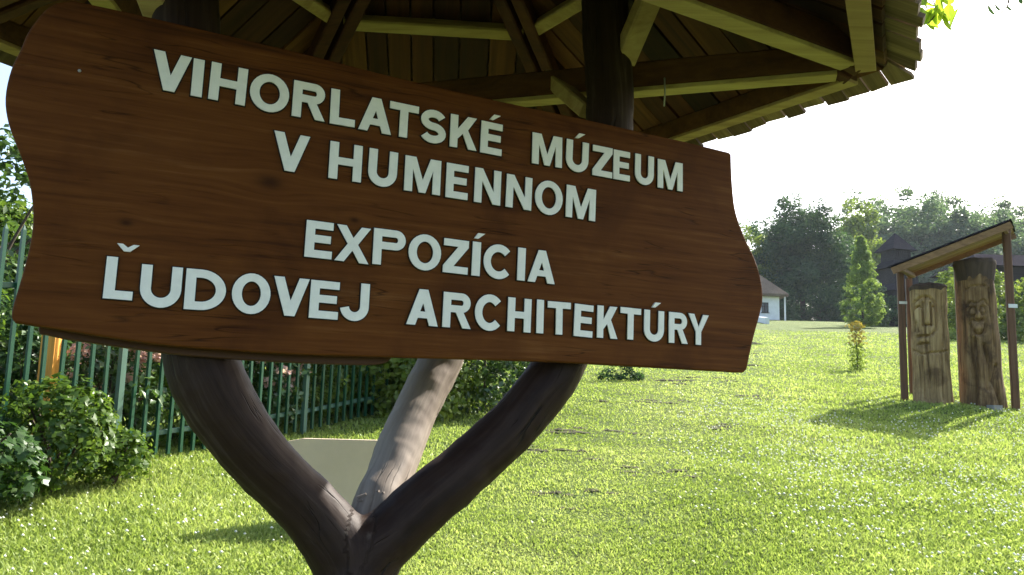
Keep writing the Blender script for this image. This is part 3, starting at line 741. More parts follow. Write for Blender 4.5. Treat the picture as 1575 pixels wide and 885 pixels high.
# ring beams, triangle of tie beams, braces
BH = .075
for k in range(6):
    a = hexv(k, HR, h0 + BH / 2); b = hexv(k + 1, HR, h0 + BH / 2); d = (b - a).normalized()
    MB().beam(a + d * .05, b - d * .05, .058, BH).build('ring_beam', M['beam'], kiosk)
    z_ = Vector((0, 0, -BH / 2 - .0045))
    MB().beam(a + d * .05 + z_, b - d * .05 + z_, .060, .012).build('lit_underside_strip', M['beam_pale'], kiosk)  # added strip: paler wood with the grass light from below in its colour
K = hexv(0, HR, h0)
A2 = Vector((-1.32, 3.22, h0)); B2 = Vector((-1.05, 1.17, h0))
for a, b, z in ((K, A2, .004), (K, B2, .010), (A2, B2, .016)):
    d = (b - a).normalized(); e = d * .09
    MB().beam(a + e + Vector((0, 0, .055 + z)), b - e + Vector((0, 0, .055 + z)), .060, .095).build('tie_beam', M['beam'], kiosk)
    MB().beam(a + e + Vector((0, 0, .001 + z)), b - e + Vector((0, 0, .001 + z)), .063, .016).build('lit_underside_strip', M['beam_pale'], kiosk)  # added under the tie beams too, its paleness partly light from below
def brace(p, q, wd=.10, th=.05, nm='brace'):
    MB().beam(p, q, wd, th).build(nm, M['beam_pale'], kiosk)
pr = at(958, 95, 2.53); brace(pr, at(1030, -75, 2.33), .075, .05)
pl = at(258, 55, 2.03); brace(pl, at(205, -90, 1.85), .075, .05)
brace(at(905, 172, 2.60), at(845, 120, 2.80), .06, .05)
# roof planes
RZ = h0 + BH - .022; AP = HR * math.cos(math.pi / 6); RISE = AP * .62; OV = .15
apex = Vector((HC.x, HC.y, RZ + RISE))
for k in range(6):
    e = hexv(k, HR - .05, RZ - .03 + .004); d = (apex - e).normalized()
    for off in (-.034, .034):
        sd_ = d.cross(Vector((0, 0, 1))).normalized() * off
        MB().beam(e + sd_ - d * .02, apex + sd_ - d * .10 - Vector((0, 0, .045)), .048, .07).build('hip_rafter', M['beam'], kiosk)
shing_me = {}
for k in range(6):
    a = hexv(k, HR, RZ); b = hexv(k + 1, HR, RZ); mid = (a + b) / 2; ed = (b - a).normalized(); up = (apex - mid); LU = up.length; up.normalize()
    nrm = ed.cross(up).normalized()
    if nrm.z < 0: nrm = -nrm
    half = HR / 2
    def P(e, v, lift=0.): return mid + ed * e + up * v + nrm * lift
    def vtop(e): return LU * (1 - abs(e) / half)
    # purlins below the boards
    for sfrac in (.46, .80):
        hw_ = half * (1 - sfrac) - .03
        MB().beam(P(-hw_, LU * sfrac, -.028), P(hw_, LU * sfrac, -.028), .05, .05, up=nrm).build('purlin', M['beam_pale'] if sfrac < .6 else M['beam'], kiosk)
    # boards running up the slope
    ov = OV - .09; ext = half * (1 + ov / LU); e0 = -ext
    while e0 < ext - .02:
        wd = random.uniform(.085, .125); e1 = min(e0 + wd, ext)
        g_ = .004; l, r_ = e0 + g_, e1 - g_
        if r_ - l > .015:
            pts = [(l, -ov), (r_, -ov)]
            tr_, tl_ = vtop(r_) - .01, vtop(l) - .01
            if tr_ > -ov + .005: pts.append((r_, tr_))
            if l < 0 < r_: pts.append((0, LU - .02))
            if tl_ > -ov + .005: pts.append((l, tl_))
            if len(pts) >= 3:
                lift = random.uniform(0, .010)
                bmx = MB().prism([P(x_, v_, lift) for x_, v_ in pts], nrm, .016)
                sh = Matrix((up, ed, nrm))   # board's own frame: x along the grain
                v0 = P((l + r_) / 2, 0, 0)
                mesh_ = pydata('roof_board', [tuple(sh @ (Vector(q) - v0)) for q in bmx.v], bmx.f)
                o = link('roof_board', mesh_, M['sheath'], kiosk)
                o.matrix_local = Matrix.Translation(v0 - kiosk.location) @ sh.transposed().to_4x4()
        e0 = e1
    # eave shingles, one by one; upper courses joined
    sh = Matrix((up, ed, nrm)); extS = half * (1 + OV / LU); e0 = -extS
    while e0 < extS - .02:
        wd = random.uniform(.065, .105); e1 = min(e0 + wd, extS); l, r_ = e0 + .003, e1 - .003
        v_lo = -OV + random.uniform(-.012, .014); top = .16
        pts = [(l, v_lo), (r_, v_lo + random.uniform(-.006, .006)), (r_, max(min(top, vtop(r_)), v_lo + .02)), (l, max(min(top, vtop(l)), v_lo + .02))]
        lift = .030 + random.uniform(0, .008)
        bmx = MB().prism([P(x_, v_, lift) for x_, v_ in pts], nrm, .013)
        v0 = P((l + r_) / 2, -OV, 0)
        o = link('shingle', pydata('shingle', [tuple(sh @ (Vector(q) - v0)) for q in bmx.v], bmx.f), M['shingle'], kiosk)
        o.matrix_local = Matrix.Translation(v0 - kiosk.location) @ sh.transposed().to_4x4()
        e0 = e1
    mbc = MB()
    for row in range(1, 11):
        vb = -OV - .03 + row * .115
        if vb > LU - .05: break
        ex = half * (1 - vb / LU); e0 = -ex
        while e0 < ex - .01:
            e1 = min(e0 + random.uniform(.07, .12), ex); vt = vb + .29
            e2 = min(e1 + .014, ex)
            pts = [(e0, vb), (e2, vb), (e2, max(min(vt, vtop(e2)), vb + .015)), (e0, max(min(vt, vtop(e0)), vb + .015))]
            mbc.prism([P(x_, v_, .048 + .004 * (row % 2) + random.uniform(0, .008) + (.0 if v_ > vb + .02 else .014)) for x_, v_ in pts], nrm, .012); e0 = e1
    tag(mbc.build('shingle_courses', M['shingle'], kiosk), kind='stuff')
# hip caps of overlapping wrapped shingles
for k in range(6):
    e = hexv(k, HR + OV * 1.0, RZ - OV * .47 + .055); d = (apex + Vector((0, 0, .06)) - e); 
    mbc = MB()
    for q in range(12):
        p0 = e + d * (q / 12); p1 = e + d * ((q + 1.35) / 12)
        mbc.beam(p0 + Vector((0, 0, .012)), p1 + Vector((0, 0, -.004)), .13, .014)
    tag(mbc.build('hip_cap', M['shingle'], kiosk), kind='stuff')
mb = MB(); mb.tube([apex + Vector((0, 0, -.05)), apex + Vector((0, 0, .12)), apex + Vector((0, 0, .22)), apex + Vector((0, 0, .34))], [.07, .08, .05, .01], 10); mb.build('finial', M['shingle'], kiosk, True)
# thin wires hanging from the beams
for (px, py, dy, L_) in ((1022, 120, 2.60, .10), (1172, 8, 2.20, .075)):
    q = at(px, py, dy); MB().tube([q, q + Vector((.002, 0, -L_ * .5)), q - Vector((.001, 0, L_))], .0028, 6).build('hanging_wire', M['wire'], kiosk, True)

# ------------------------------------------------------------------ sign board
BO = Vector((-1.07234, 1.73, 1.52409)); brz = math.atan2(.44979506, .8931318)
sign = thing('sign_board', 'dark brown wooden sign board with raised white capital letters', 'sign', BO, brz)
tag(sign)
LEFT = [(.045, .7495), (.0031, .7247), (-.0300, .662), (-.0430, .612), (-.0570, .560), (-.0616, .4944), (-.0500, .4369), (-.0233, .3751), (.0011, .3124), (.0150, .2411), (.0158, .1829), (.0078, .1099), (-.0046, .0236), (.0034, .0010)]
BOT = [(.0451, -.0040), (.18, -.0200), (.3232, -.0330), (.5813, -.0391), (.849, -.0345), (1.0336, -.0305), (1.3391, -.0255), (1.6855, -.0265), (2.0640, -.0285)]
RIGHT = [(2.0780, -.018), (2.1100, .0889), (2.1480, .195), (2.1530, .250), (2.1400, .310), (2.1157, .3647), (2.0800, .420), (2.0536, .4695), (2.0360, .515), (2.0270, .5667), (2.0210, .640), (2.0191, .7060)]
TOP = [(2.0080, .7125), (1.8383, .7170), (1.4354, .7225), (1.2103, .7228), (.8478, .7285), (.5308, .7420), (.1665, .7500)]
def spl2(P): return [(q.x, q.z) for q in spline([(a, 0, b) for a, b in P], 4)]
outl = spl2(LEFT) + spl2(BOT) + spl2(RIGHT) + spl2(TOP)
def slab(name, outl, y0, y1, matr, bev):
    bm = bmesh.new(); vs = [bm.verts.new((a, y0, b)) for a, b in outl]
    f = bm.faces.new(vs); r_ = bmesh.ops.extrude_face_region(bm, geom=[f])
    nv = [g for g in r_['geom'] if isinstance(g, bmesh.types.BMVert)]
    for v in nv: v.co.y = y1
    bmesh.ops.recalc_face_normals(bm, faces=bm.faces)
    ee = [e for e in bm.edges if abs(e.verts[0].co.y - e.verts[1].co.y) < 1e-6]
    bmesh.ops.bevel(bm, geom=ee, offset=bev, segments=2, affect='EDGES', profile=.5)
    me = bpy.data.meshes.new(name); bm.to_mesh(me); bm.free()
    return link(name, me, matr, sign)
slab('board', outl, 0, .042, M['board'], .005)
back = spl2([(.048, .05), (.046, -.012), (.06, -.0195)]) + spl2([(.10, -.0275), (.32, -.0500), (.46, -.0560), (.62, -.0585), (.80, -.0560), (.855, -.046), (.87, -.02), (.86, .05)])
slab('backing_plank', back, .044, .075, M['board_back'], .004)

# letters, drawn as outlines
def arc(cx, cy, rx, ry, a0, a1, n=14): return [(cx + rx * math.cos(R(a0 + (a1 - a0) * i / n)), cy + ry * math.sin(R(a0 + (a1 - a0) * i / n))) for i in range(n + 1)]
def stroke(P, s):
    n = len(P); L_ = []; Rr = []
    for i in range(n):
        a = Vector(P[max(i - 1, 0)]); b = Vector(P[min(i + 1, n - 1)]); t = (b - a).normalized(); nn = Vector((-t.y, t.x)) * s / 2
        p = Vector(P[i]); L_.append(tuple(p + nn)); Rr.append(tuple(p - nn))
    return L_ + Rr[::-1]
def glyph(ch, w, h, s):
    b = s * .86; k = s * 1.08
    if ch == 'I': return [[(0, 0), (w, 0), (w, h), (0, h)]]
    if ch == 'H': y = h * .5; return [[(0, 0), (s, 0), (s, y - b / 2), (w - s, y - b / 2), (w - s, 0), (w, 0), (w, h), (w - s, h), (w - s, y + b / 2), (s, y + b / 2), (s, h), (0, h)]]
    if ch == 'L': return [[(0, 0), (w, 0), (w, b), (s, b), (s, h), (0, h)]]
    if ch == 'T': x = (w - s) / 2; return [[(x, 0), (x + s, 0), (x + s, h - b), (w, h - b), (w, h), (0, h), (0, h - b), (x, h - b)]]
    if ch == 'E':
        y = h * .52; return [[(0, 0), (w, 0), (w, b), (s, b), (s, y - b / 2), (w * .93, y - b / 2), (w * .93, y + b / 2), (s, y + b / 2), (s, h - b), (w, h - b), (w, h), (0, h)]]
    if ch == 'V':
        m_ = w / 2; iy = h - (m_ - k) / (m_ - k / 2) * h
        return [[(0, h), (m_ - k / 2, 0), (m_ + k / 2, 0), (w, h), (w - k, h), (m_, iy), (k, h)]]
    if ch == 'A':
        m_ = w / 2; q = (m_ - k / 2) / h; y0 = h * .20; y1 = y0 + b * .9; ia = (m_ - k) / q
        return [[(0, 0), (k, 0), (k + q * y0, y0), (w - k - q * y0, y0), (w - k, 0), (w, 0), (m_ + k / 2, h), (m_ - k / 2, h)], [(k + q * y1, y1), (w - k - q * y1, y1), (m_, ia)]]
    if ch == 'Y':
        m_ = w / 2; y = h * .42
        return [[(m_ - s / 2, 0), (m_ + s / 2, 0), (m_ + s / 2, y), (w, h), (w - k, h), (m_, y + s * .75), (k, h), (0, h), (m_ - s / 2, y)]]
    if ch == 'M': m_ = w / 2; d = s * .62; return [[(0, 0), (s, 0), (s, h * .66), (m_ - d / 1.5, 0), (m_ + d / 1.5, 0), (w - s, h * .66), (w - s, 0), (w, 0), (w, h), (w - s * 1.35, h), (m_, h * .36), (s * 1.35, h), (0, h)]]
    if ch == 'N': return [[(0, 0), (s, 0), (s, h * .64), (w - s * 1.05, 0), (w, 0), (w, h), (w - s, h), (w - s, h * .36), (s * 1.05, h), (0, h)]]
    if ch == 'Z': return [[(0, 0), (w, 0), (w, b), (s * 1.35, b), (w, h - b), (w, h), (0, h), (0, h - b), (w - s * 1.35, h - b), (0, b)]]
    if ch == 'X':
        m_ = w / 2; c = h / 2; g = k * .55; vg = g * h / w * 1.15
        return [[(0, 0), (k, 0), (m_, c - vg), (w - k, 0), (w, 0), (m_ + g, c), (w, h), (w - k, h), (m_, c + vg), (k, h), (0, h), (m_ - g, c)]]
    if ch == 'K':
        return [[(0, 0), (s, 0), (s, h * .27), (s + (w - s) * .26, h * .45), (w - k * 1.05, 0), (w, 0), (s + (w - s) * .52, h * .58), (w * .97, h), (w * .97 - k * 1.12, h), (s, h * .58), (s, h), (0, h)]]
    if ch == 'O':
        ov = .018 * h; return [arc(w / 2, h / 2, w / 2, h / 2 + ov, 0, 348, 28), arc(w / 2, h / 2, w / 2 - s, h / 2 + ov - b, 0, 348, 28)]
    if ch == 'C': return [stroke(arc(w / 2 + .01 * w, h / 2, (w - s) / 2, (h - b) / 2 + .012 * h, 42, 318, 24), s * .97)]
    if ch == 'U':
        r_ = (w - s) / 2; return [stroke([(s / 2, h), (s / 2, h * .7)] + arc(w / 2, r_ * 1.0 + s * .42, r_, r_ * 1.0, 180, 360, 16) + [(w - s / 2, h * .7), (w - s / 2, h)], s)]
    if ch == 'J':
        r_ = (w - s) / 2; return [stroke([(w - s / 2, h), (w - s / 2, h * .6)] + arc(w / 2, r_ + s * .42, r_, r_, 0, -172, 16), s)]
    if ch == 'S':
        rx = (w - s) / 2; ry = (h - b) / 4; cy2 = h - b / 2 - ry; cy1 = b / 2 + ry
        return [stroke(arc(w / 2, cy2, rx * .96, ry, 22, 262, 16) + arc(w / 2, cy1, rx, ry, 82, -158, 16), s * .93)]
    if ch == 'D':
        rx = w * .62; return [[(0, 0)] + arc(w - rx, h / 2, rx, h / 2, -90, 90, 18) + [(0, h)], [(s, b)] + arc(w - rx, h / 2, rx - s, h / 2 - b, -90, 90, 18) + [(s, h - b)]]
    if ch in 'PR':
        y = h * .44; ry = (h - y) / 2; cy = y + ry; rx = min(w * .42, ry); wq = w if ch == 'P' else w * .96
        outer = [(0, 0), (s, 0), (s, y)]
        if ch == 'R': outer += [(w * .45, y), (w - k, 0), (w, 0), (w * .72, y + .01 * h)]
        return [outer + arc(wq - rx, cy, rx, ry, -90 if ch == 'P' else -72, 90, 14) + [(0, h)], [(s, y + b)] + arc(wq - rx, cy, rx - s * .92, ry - b, -90, 90, 12) + [(s, h - b)]]
def outline_mesh(name, polys, th, grow_=0.):
    cu = bpy.data.curves.new(name, 'CURVE'); cu.dimensions = '2D'; cu.fill_mode = 'BOTH'; cu.extrude = th / 2; cu.offset = grow_
    for P in polys:
        sp = cu.splines.new('POLY'); sp.points.add(len(P) - 1)
        for q, (a, b) in zip(sp.points, P): q.co = (a, b, 0, 1)
        sp.use_cyclic_u = True
    ob = bpy.data.objects.new(name, cu); COL.objects.link(ob)
    me = bpy.data.meshes.new_from_object(ob.evaluated_get(bpy.context.evaluated_depsgraph_get()))
    bpy.data.objects.remove(ob); bpy.data.curves.remove(cu)
    me.transform(Matrix.Rotation(R(90), 4, 'X')); me.name = name; me.materials.clear()
    return me
LINES = [("V .2223 .3071 I .3135 .3385 H .3533 .4394 O .4480 .5440 R .5547 .6391 L .6528 .719 A .7290 .8190 T .8121 .8944 S .9001 .9777 K .9903 1.0724 E' 1.0839 1.1512 M 1.2517 1.3527 U' 1.3663 1.4447 Z 1.4612 1.5327 E 1.5375 1.5986 U 1.6185 1.6905 M 1.7069 1.8061", lambda u: .5790 - .0195 * u, .0945),
         ("V .514 .6038 H .6577 .7437 U .7616 .8408 M .8632 .9672 E .9837 1.05 N 1.0703 1.1519 N 1.1695 1.2524 O 1.2640 1.357 M 1.3695 1.473", lambda u: .4335 - .0190 * u, .0985),
         ("E .6092 .6783 X .6859 .7757 P .7863 .8746 O .8838 .9769 Z .9847 1.0583 I' 1.0704 1.0952 C 1.1044 1.1985 I 1.2131 1.2374 A 1.2474 1.3363", lambda u: .2125 - .0080 * u, .0945),
         ("L^ .1668 .2269 U .241 .329 D .3375 .4288 O .4417 .5321 V .5384 .6256 E .6297 .7028 J .7074 .7826 A .8871 .9763 R .9895 1.0735 C 1.0838 1.1738 H 1.1863 1.2606 I 1.2798 1.3022 T 1.3163 1.3932 E 1.4044 1.4689 K 1.4857 1.5586 T 1.5681 1.6438 U' 1.6568 1.7322 R 1.7524 1.8263 Y 1.8286 1.9101", lambda u: .0560 - .0010 * u, .0965)]
for text, base, ch_h in LINES:
    tk = text.split()
    for i in range(0, len(tk), 3):
        c, a, b = tk[i], float(tk[i + 1]), float(tk[i + 2])
        wv = b - a; st_ = .0228 - .0022 * max(0, a - .9)
        hh = ch_h * random.uniform(.985, 1.015)
        me = outline_mesh('letter', glyph(c[0], wv, hh, min(st_, wv * .95) if c[0] != 'I' else wv), .007)
        o = link('letter', me, M['letter'], sign)
        vb = base((a + b) / 2) + random.uniform(-.0012, .0012) + (.010 if c[0] == 'L' and '^' in c else 0)
        o.location = (a, -.0034, vb); o.rotation_euler = (0, random.gauss(0, .008) + .012, 0)
        link('letter_outline', outline_mesh('letter_outline', glyph(c[0], wv, hh, min(st_, wv * .95) if c[0] != 'I' else wv), .004, .0026), M['letter_edge'], o).location = (0, .0018, 0)  # dark plate a little larger than the letter, showing round its edge
        if len(c) > 1:
            if c[1] == "'": pl_ = [[(wv * .38, hh * 1.10), (wv * .38 + .012, hh * 1.10), (wv * .38 + .034, hh * 1.27), (wv * .38 + .013, hh * 1.27)]] if wv > .04 else [[(.004, hh * 1.10), (.016, hh * 1.10), (.036, hh * 1.27), (.015, hh * 1.27)]]
            else: pl_ = [[(.018, hh * 1.335), (.033, hh * 1.16), (.046, hh * 1.16), (.064, hh * 1.335), (.052, hh * 1.335), (.0405, hh * 1.255), (.030, hh * 1.335)]]
            ac = link('accent', outline_mesh('accent', pl_, .007), M['letter'], o)
# one screw head shows
for (u, v) in ((.075, .585),):
    bmx = MB().tube([(u, .001, v), (u, -.002, v)], [.004, .003], 10); bmx.build('screw_head', M['wire'], sign, True, world=False)

# ------------------------------------------------------------------ carved logs and their shelter
def carved_log(label, px, y, hgt, r0, r1, matr, cuts, lumps, yaw, lean, cap):
    p = at(px, 620, y); g = gz(p.x, y)
    t = thing('carved_log', label, 'sculpture', (p.x, y, g), yaw)
    NA, NZ = 180, 170
    th = np.linspace(0, 2 * np.pi, NA, endpoint=False); zz = np.linspace(-.06, hgt, NZ)
    TH, ZZ = np.meshgrid(th, zz)
    tt = np.clip(ZZ / hgt, 0, 1)
    rr = r0 + (r1 - r0) * tt + .012 * np.exp(-ZZ * 7) * (1 + np.sin(TH * 5 + 1))
    ph = random.uniform(0, 6)
    rr = rr * (1 + .022 * np.sin(3 * TH + ph) + .014 * np.sin(7 * TH + 2 * ZZ + ph) + .010 * np.sin(13 * TH - 3 * ZZ)) + .006 * np.sin(ZZ * 9 + 2 * TH)
    fr = np.angle(np.exp(1j * (TH + np.pi / 2)))          # 0 at the front (towards -y)
    sx = fr * (r0 + r1) / 2
    front = np.abs(fr) < 1.45
    for kind, pts, wd, dep in cuts:
        dmin = np.full(TH.shape, 9.)
        for (a, b) in zip(pts[:-1], pts[1:]):
            ax, az = a; bx, bz = b; L2 = (bx - ax) ** 2 + (bz - az) ** 2 + 1e-9
            q = np.clip(((sx - ax) * (bx - ax) + (ZZ - az) * (bz - az)) / L2, 0, 1)
            dmin = np.minimum(dmin, np.hypot(sx - ax - q * (bx - ax), ZZ - az - q * (bz - az)))
        rr = rr - 1.2 * dep * np.exp(-(dmin / wd) ** 2 * 1.2) * front
    for _ in range(9):                                    # drying splits
        a0 = random.uniform(-3.1, 3.1); z0_ = random.uniform(0, hgt * .6); L0 = random.uniform(.4, 1.1)
        dd = np.angle(np.exp(1j * (fr - a0 - .05 * np.sin(ZZ * 6 + a0))))
        rr = rr - .05 * np.exp(-(dd / .035) ** 2) * np.clip((ZZ - z0_) * 6, 0, 1) * np.clip((z0_ + L0 - ZZ) * 6, 0, 1)
    for (cx_, cz_, ax_, az_, amp) in lumps:
        rr = rr + amp * np.exp(-((sx - cx_) / ax_) ** 4 - ((ZZ - cz_) / az_) ** 4) * front
    V = np.stack([np.cos(TH) * rr + lean * ZZ, np.sin(TH) * rr, ZZ + .01 * np.sin(TH * 4 + ph) * tt], -1).reshape(-1, 3)
    i = np.arange(NZ - 1)[:, None] * NA + np.arange(NA)[None]; j = np.arange(NZ - 1)[:, None] * NA + (np.arange(NA)[None] + 1) % NA
    Fq = np.stack([i, j, j + NA, i + NA], -1).reshape(-1, 4)
    me = np_mesh('log', V, Fq)
    bm = bmesh.new(); bm.from_mesh(me); bm.verts.ensure_lookup_table()
    bm.faces.new([bm.verts[(NZ - 1) * NA + q] for q in range(NA)]); bm.to_mesh(me); bm.free()
    link('log', me, matr, t, True)
    mbc = MB(); n = 22
    ring = []
    for k in range(n):
        a = 2 * math.pi * k / n; ring.append((a, random.uniform(.85, 1.08)))
    if cap == 'flare':
        prof = [(hgt - .28, 1.03), (hgt - .16, 1.10), (hgt - .02, 1.20), (hgt + .03, 1.16), (hgt + .055, .6)]
    else:
        prof = [(hgt - .03, 1.02), (hgt + .02, 1.06), (hgt + .05, .95), (hgt + .08, .5)]
    v = []; f = []
    for zq, kq in prof:
        for a, jr in ring:
            rq = r1 * kq * (.95 + .06 * jr); v.append((math.cos(a) * rq + lean * zq, math.sin(a) * rq, zq + (jr - 1) * .14 * (1 if zq > hgt - .05 else .6)))
    for q in range(len(prof) - 1):
        for k in range(n): f.append((q * n + k, q * n + (k + 1) % n, (q + 1) * n + (k + 1) % n, (q + 1) * n + k))
    f.append(tuple((len(prof) - 1) * n + k for k in range(n)))
    mbc.add(v, f); mbc.build('weathered_cap', M['cap'], t, world=False)
    return t
s_ = .0037
def c1(x, y): return ((x - 245) * s_, (790 - y) * s_)
def c2(x, y): return ((x - 438) * s_, (795 - y) * s_)
cuts1 = [('g', [c1(180, 500), c1(176, 430), c1(184, 385), c1(214, 368), c1(250, 372), c1(270, 392), c1(275, 440), c1(270, 500), c1(255, 520)], .022, .05),
         ('g', [c1(222, 392), c1(222, 482)], .016, .06), ('g', [c1(252, 392), c1(252, 482)], .016, .06), ('g', [c1(222, 484), c1(252, 484)], .016, .05),
         ('g', [c1(186, 412), c1(206, 402), c1(216, 414)], .018, .045), ('g', [c1(258, 408), c1(268, 404)], .018, .045), ('g', [c1(190, 470), c1(200, 505)], .016, .04),
         ('g', [c1(196, 528), c1(240, 526)], .018, .06), ('g', [c1(200, 560), c1(235, 557)], .02, .05), ('g', [c1(170, 580), c1(210, 600), c1(320, 585)], .02, .03),
         ('g', [c1(215, 610), c1(220, 780)], .012, .03), ('g', [c1(290, 600), c1(285, 780)], .012, .03), ('g', [c1(300, 350), c1(304, 570)], .012, .025)]
lump1 = [(c1(237, 440)[0], c1(237, 440)[1], .042, .15, .035), (c1(220, 542)[0], c1(220, 542)[1], .07, .035, .02)]
carved_log('shorter carved log with a long-nosed face, left under the small shelter', 1434, 12.15, 1.72, .258, .248, M['statue'], cuts1, lump1, -.46, .0, 'ragged')
cuts2 = [('g', [c2(405, 425), c2(412, 405), c2(430, 403), c2(436, 425), c2(424, 442), c2(408, 438), c2(405, 425)], .016, .05), ('g', [c2(446, 420), c2(455, 402), c2(470, 408), c2(472, 428), c2(458, 438), c2(446, 420)], .016, .05),
         ('g', [c2(420, 455), c2(440, 462), c2(462, 455)], .035, .07), ('g', [c2(408, 470), c2(420, 505), c2(440, 516), c2(458, 506), c2(468, 470)], .022, .06),
         ('g', [c2(398, 400), c2(412, 380), c2(432, 388)], .016, .04), ('g', [c2(446, 388), c2(466, 378), c2(482, 398)], .016, .04),
         ('g', [c2(420, 540), c2(410, 620), c2(418, 700), c2(405, 790)], .05, .09), ('g', [c2(455, 560), c2(470, 640), c2(460, 730)], .035, .05),
         ('g', [c2(380, 300), c2(384, 520)], .014, .03), ('g', [c2(488, 330), c2(494, 560)], .014, .03), ('g', [c2(400, 330), c2(420, 318), c2(470, 322)], .016, .03), ('g', [c2(500, 640), c2(480, 700), c2(500, 790)], .04, .06)]
lump2 = [(c2(438, 440)[0], c2(438, 440)[1], .045, .07, .045), (c2(438, 488)[0], c2(438, 488)[1], .07, .03, .025), (c2(460, 760)[0], .12, .16, .18, .03)]
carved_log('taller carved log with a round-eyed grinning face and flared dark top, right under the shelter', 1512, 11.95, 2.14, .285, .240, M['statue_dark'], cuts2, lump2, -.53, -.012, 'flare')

PF = [(1391, 12.35), (1561, 11.75), (1404, 13.35), (1481, 12.95)]
pts = [at(a, 600, b) for a, b in PF]
t = thing('log_shelter', 'small lean-to plank roof on thin brown posts over the two carved logs', 'shelter', (pts[0].x, pts[0].y, gz(pts[0].x, pts[0].y)))
# roof plane from four corners in the place: low at the left, high at the right
c00 = at(1371, 414, 11.75); c10 = at(1554, 343, 11.3); c01 = at(1394, 424, 12.95); c11 = at(1592, 352, 12.4)
# keep it planar
c11 = c10 + (c01 - c00)
ex = (c10 - c00); ey = (c01 - c00); rn = ex.cross(ey).normalized()
if rn.z < 0: rn = -rn
nB = 8
for k in range(nB):
    a = k / nB + .004; b = (k + 1) / nB - .004
    q = [c00 + ey * a, c10 + ey * a, c10 + ey * b, c00 + ey * b]
    axx = ex.normalized(); ayy = rn.cross(axx); fr_ = Matrix((axx, ayy, rn)); v0 = q[0]
    bmx = MB().prism(q, rn, .022)
    o = link('roof_board', pydata('roof_board', [tuple(fr_ @ (Vector(v_) - v0)) for v_ in bmx.v], bmx.f), M['hut_roof'], t)
    o.matrix_local = Matrix.Translation(v0 + rn * random.uniform(0, .006) - t.location) @ fr_.transposed().to_4x4()
MB().prism([c00 - ey * .03 - ex * .02 + rn * .03, c10 - ey * .03 + ex * .02 + rn * .03, c11 + ey * .03 + ex * .02 + rn * .03, c01 + ey * .03 - ex * .02 + rn * .03], rn, .02).build('roof_felt', M['darkroof'], t)
MB().beam(c00 - ey * .012 - rn * .035, c10 - ey * .012 - rn * .035, .028, .10, up=rn).build('fascia', M['hut_roof'], t)
MB().beam(c01 + ey * .012 - rn * .03, c11 + ey * .012 - rn * .03, .028, .08, up=rn).build('fascia', M['hut_roof'], t)
for a in (.06, .94):
    MB().beam(c00 + ex * a - rn * .045, c01 + ex * a - rn * .045, .05, .07, up=rn).build('rafter', M['post'], t)
def roof_z(p): return c00.z - (rn.x * (p.x - c00.x) + rn.y * (p.y - c00.y)) / rn.z
for q in pts:
    g = gz(q.x, q.y)
    zt = roof_z(q) - .012
    wv = .10
    MB().beam((q.x, q.y, g - .05), (q.x, q.y, zt), wv, wv, up=(.35, .94, 0)).build('post', M['post'], t)
q = pts[1]; pz = at(1561, 471, 11.7)
MB().box((q.x, q.y - .062, pz.z), (.13, .008, .055)).build('name_plate', M['white'], t)
q = pts[0]; pz = at(1391, 466, 12.3)
MB().box((q.x, q.y - .062, pz.z), (.12, .008, .04)).build('name_plate', M['white'], t)
p = at(1540, 634, 11.3); o = link('flat_stone', MB().box((0, 0, .03), (.16, .12, .09), .3).mesh('flat_stone'), M['stone']); o.location = (p.x, 11.45, gz(p.x, 11.45)); tag(o, 'small flat stone at the foot of the taller carved log', 'stone')

# ------------------------------------------------------------------ cottage
cy = 78.0
pr = at(1205, 487, cy); zb = gz(pr.x, cy)
xr = at(1199, 487, cy).x; xl = xr - 6.2
cot = thing('cottage', 'small whitewashed cottage with grey thatched hip roof beyond the sign edge', 'house', (xl, cy, zb))
zw = at(1200, 452, cy).z; zr_ = at(1165, 416, cy).z + .8; D = 5.0
mb = MB(); Wd = xr - xl
# front wall with a window opening near its right end
wx0 = Wd - 1.75; wx1 = Wd - 1.05; wz0 = .75; wz1 = 1.75; H = zw - zb
for (a, b, c_, d_) in ((0, wx0, -.6, H), (wx1, Wd, -.6, H), (wx0, wx1, -.6, wz0), (wx0, wx1, wz1, H)):
    mb.box(((a + b) / 2, .15, (c_ + d_) / 2), (b - a, .3, d_ - c_))
mb.box((.15, D / 2 + .01, H / 2 - .3), (.3, D - .62, H + .6)); mb.box((Wd - .15, D / 2 + .01, H / 2 - .3), (.3, D - .62, H + .6)); mb.box((Wd / 2, D - .15, H / 2 - .3), (Wd, .3, H + .6))
mb.build('wall', M['plaster'], cot, world=False)
wf = MB()
for a, b in ((wx0 + .03, wx0 + .03), (wx1 - .03, wx1 - .03), ((wx0 + wx1) / 2, 0)): wf.box((a, .08, (wz0 + wz1) / 2), (.055, .07, wz1 - wz0 - .004))
for z_ in (wz0 + .03, wz1 - .03, (wz0 + wz1) / 2 + .1): wf.box(((wx0 + wx1) / 2, .078, z_), (wx1 - wx0 - .006, .06, .05))
wfo = wf.build('window', M['darktimber'], cot, world=False)
MB().box(((wx0 + wx1) / 2, .12, (wz0 + wz1) / 2), (wx1 - wx0 - .01, .01, wz1 - wz0 - .01)).build('pane', M['glass'], wfo, world=False)
MB().box(((wx0 + wx1) / 2, -.02, wz0 - .03), (.85, .1, .05)).build('sill', M['darktimber'], wfo, world=False)
rt = MB(); o_ = .55; zt = zr_ - zb; e_ = H - .08
v = [(-o_, -o_, e_), (Wd + .75, -o_, e_), (Wd + .75, D + o_, e_), (-o_, D + o_, e_), (2.6, D / 2, zt), (Wd - 2.4, D / 2, zt)]
v += [(a, b, c_ - .22) for a, b, c_ in v[:4]]
